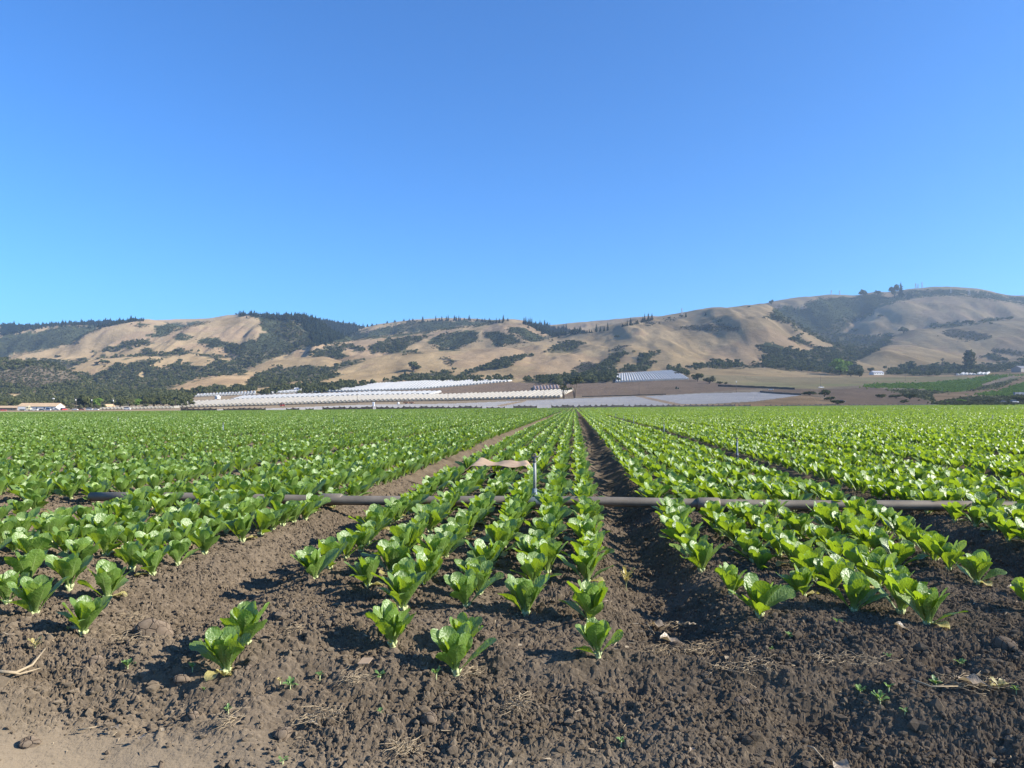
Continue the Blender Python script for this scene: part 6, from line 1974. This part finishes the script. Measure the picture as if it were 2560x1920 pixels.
lay([(2280, 1770, 0.0), (2330, 1787, 0.02), (2400, 1800, 0.01)], 0.004, "dry_stalk", "pale forked stalk running into the dry roots", "stalk")
lay([(2062, 1600, 0.0), (2096, 1620, 0.015)], 0.003, "dry_stalk", "pale straw lying on the right bed shoulder", "stalk")
lay([(2020, 1870, 0.0), (2035, 1892, 0.02), (2060, 1915, 0.02)], 0.004, "dry_stalk", "bent pale stalk at the bottom edge right of the middle", "stalk")
lay([(1605, 1560, 0.0), (1618, 1578, 0.03), (1636, 1598, 0.02)], 0.004, "dry_stalk", "pale curled stalk where the dark furrow ends", "stalk")

def tangle(x, y, w, h, n, name, label, cat, seed, up=0.02, r=0.0009):
    rg = np.random.default_rng(seed)
    X, Y = src_ground(x, y)
    d = math.hypot(X, Y)
    wx, wy = w / FS * d / 2, h / FS * d / 2 * 2.2
    m = MB()
    for k in range(int(n * 1.3)):
        a = rg.uniform(0, 6.28); q = math.sqrt(rg.random())
        p = np.array([wx * q * math.cos(a), wy * q * math.sin(a), rg.uniform(0.0, up)])
        t = rg.uniform(0, 6.28); L = rg.uniform(0.02, 0.075)
        pts = [p]
        for s in range(4):
            t += rg.normal(0, 0.5)
            pts.append(pts[-1] + np.array([math.cos(t), math.sin(t), rg.normal(0, 0.25)]) * L / 4)
        m.tube(pts, [r, r, r * 0.8, r * 0.6, r * 0.4], 4)
    o = m.build(name, M_STRAW, None, True)
    o.location = (X, Y, gz(X, Y) + 0.018)
    tag(o, label, cat)
for k, a in enumerate([
    (2440, 1800, 150, 40, 60, "dry_roots", "heap of dry roots at lower right of the seedlings", "dry roots"), (2130, 1700, 170, 40, 60, "dry_roots", "long strip of dry roots and straw above the seedlings", "dry roots"), (1740, 1630, 90, 30, 50, "straw_tuft", "straw tuft among the pale dead leaves where the furrow ends", "straw"),
    (1650, 1630, 70, 26, 36, "straw_tuft", "straw tuft left of the pale dead leaves", "straw"), (1012, 1878, 70, 34, 50, "straw_tuft", "pale dry tuft at the bottom, left of the middle", "straw"), (1700, 1568, 60, 16, 24, "straw_tuft", "thin straw in the mouth of the dark furrow", "straw"),
    (322, 1545, 60, 12, 24, "straw_tuft", "fine straw behind the large cracked clod", "straw"), (330, 1600, 100, 20, 36, "straw_tuft", "fine straw before the large cracked clod", "straw"), (570, 1808, 70, 18, 26, "straw_tuft", "thin straw on the headland below the pale round clod", "straw"),
    (880, 1690, 60, 16, 26, "straw_tuft", "dry leaf scraps under the tan paper scrap", "straw"), (800, 1800, 90, 30, 34, "straw_tuft", "scattered straw in the middle of the headland", "straw"), (1290, 1775, 40, 40, 34, "straw_tuft", "dry roots below the front middle lettuces", "straw"),
    (1835, 1680, 90, 30, 36, "straw_tuft", "dry roots around the hollow at right", "straw"), (740, 1580, 40, 22, 24, "straw_tuft", "little dry tuft between lettuce pair and front lettuces", "straw"), (1900, 1720, 60, 26, 26, "straw_tuft", "dry roots right below the hollow", "straw"), (1180, 1690, 60, 30, 20, "straw_tuft", "upright dry tuft right of the front middle lettuce", "straw"),
]):
    tangle(*a, seed=700 + k)
def straw_litter():
    rg = np.random.default_rng(321)
    n = 1500
    y = 1.6 * (6.0 / 1.6) ** rg.random(n)
    x = rg.uniform(-1, 1, n) * 0.82 * (y + 0.6) - math.sin(YAW) * y
    keep = rg.random(n) < np.clip(0.4 + 2.2 * fbm(x * 1.7, y * 1.7, 333, 3), 0.03, 1)
    x, y = x[keep], y[keep]
    V, F = [], []
    for k, (a, b) in enumerate(zip(x, y)):
        z = gz(a, b) + float(crumb(np.array([a]), np.array([b]))[0]) + 0.004
        t = rg.uniform(0, 6.28); L = rg.uniform(0.006, 0.035) ; w = rg.uniform(0.0007, 0.0022) * (1 + 2.5 * (rg.random() < 0.15))
        dx, dy = math.cos(t), math.sin(t)
        zz = rg.normal(0, 0.004)
        V += [(a - dy * w, b + dx * w, z), (a + dy * w, b - dx * w, z + 0.001), (a + dx * L + dy * w, b + dy * L - dx * w, z + zz), (a + dx * L - dy * w, b + dy * L + dx * w, z + zz + 0.002)]
        F.append((4 * k, 4 * k + 1, 4 * k + 2, 4 * k + 3))
    o = mesh_np("straw_litter", np.array(V), np.array(F), M_STRAW, None, False)
    tag(o, "bits of straw and dry root scattered over the soil", "straw litter", kind="stuff")
straw_litter()

def dead_leaf(x, y, w, label, seed, mat=None, name="dead_leaf", cat="dead leaf"):
    X, Y = src_ground(x, y)
    s = w / FS * math.hypot(X, Y)
    rg = np.random.default_rng(seed)
    V, F, A = leaf_grid(s, s * 0.3, math.radians(rg.uniform(0, 25)), math.radians(rg.uniform(-10, 40)), 9, 7, rg, cup=0.6, wave=0.12, savoy=0.0, rvar=rg.random())
    o = mesh_np(name, rotz(V, rg.uniform(0, 6.28)), F, mat or M_DEAD, {"leaf": A})
    o.location = (X, Y, gz(X, Y) + 0.02)
    tag(o, label, cat)
M_DEAD = leaf_material("dead_leaf", (0.36, 0.29, 0.20), (0.25, 0.19, 0.10), (0.42, 0.35, 0.25), 0.3)
for k, a in enumerate([
    (1712, 1612, 60, "big crumpled grey dead leaf at the mouth of the dark furrow"), (1622, 1560, 44, "upright pale dead leaf left of the furrow mouth"), (2275, 1580, 34, "pale leaf lying at the foot of the right front lettuce"), (2480, 1812, 60, "brown curled dead leaf among the dry roots at right"),
    (560, 1810, 30, "pale dead leaf bit on the headland below the clod"), (765, 1812, 28, "white dead leaf scrap in the middle of the headland"), (335, 1852, 26, "whitish leaf scrap on the smooth dirt"), (2085, 1905, 60, "pale crumpled leaf at the bottom edge, right of the middle"),
    (1725, 1885, 20, "bluish white scrap on the headland"), (1745, 1565, 26, "brown leaf bit in the furrow mouth"), (2545, 1485, 40, "pale leaf sticking out at the right edge"), (300, 1830, 24, "reddish leaf scrap on the smooth dirt"),
]):
    dead_leaf(*a, seed=800 + k)
X, Y = src_ground(912, 1664)
mb = MB(); mb.add([(-0.022, -0.012, 0.0), (0.018, -0.016, 0.004), (0.026, 0.012, 0.014), (-0.012, 0.016, 0.012), (-0.022, -0.012, -0.002), (0.018, -0.016, 0.002), (0.026, 0.012, 0.012), (-0.012, 0.016, 0.010)], [(0, 1, 2, 3), (7, 6, 5, 4), (0, 4, 5, 1), (1, 5, 6, 2), (2, 6, 7, 3), (3, 7, 4, 0)])
o = mb.build("paper_scrap", M_CARD)
o.location = (X, Y, gz(X, Y) + 0.025)
tag(o, "small square tan paper scrap left of the front lettuce", "paper scrap")
# ------------------------------------------------------------------ the air between here and the hills
def haze():
    m = bpy.data.materials.new("haze_air")
    m.use_nodes = True
    t = m.node_tree
    t.nodes.clear()
    out = t.nodes.new("ShaderNodeOutputMaterial")
    v = t.nodes.new("ShaderNodeVolumePrincipled")
    v.inputs["Color"].default_value = (0.58, 0.78, 1.0, 1.0)
    v.inputs["Density"].default_value = 0.00009
    v.inputs["Anisotropy"].default_value = 0.35
    t.links.new(v.outputs[0], out.inputs["Volume"])
    b = MB()
    b.box((0, 0, 255), (13600, 13600, 530))
    o = b.build("haze", m)
    tag(o, "thin blue haze lying over the valley and the hills", "haze", kind="stuff")
haze()
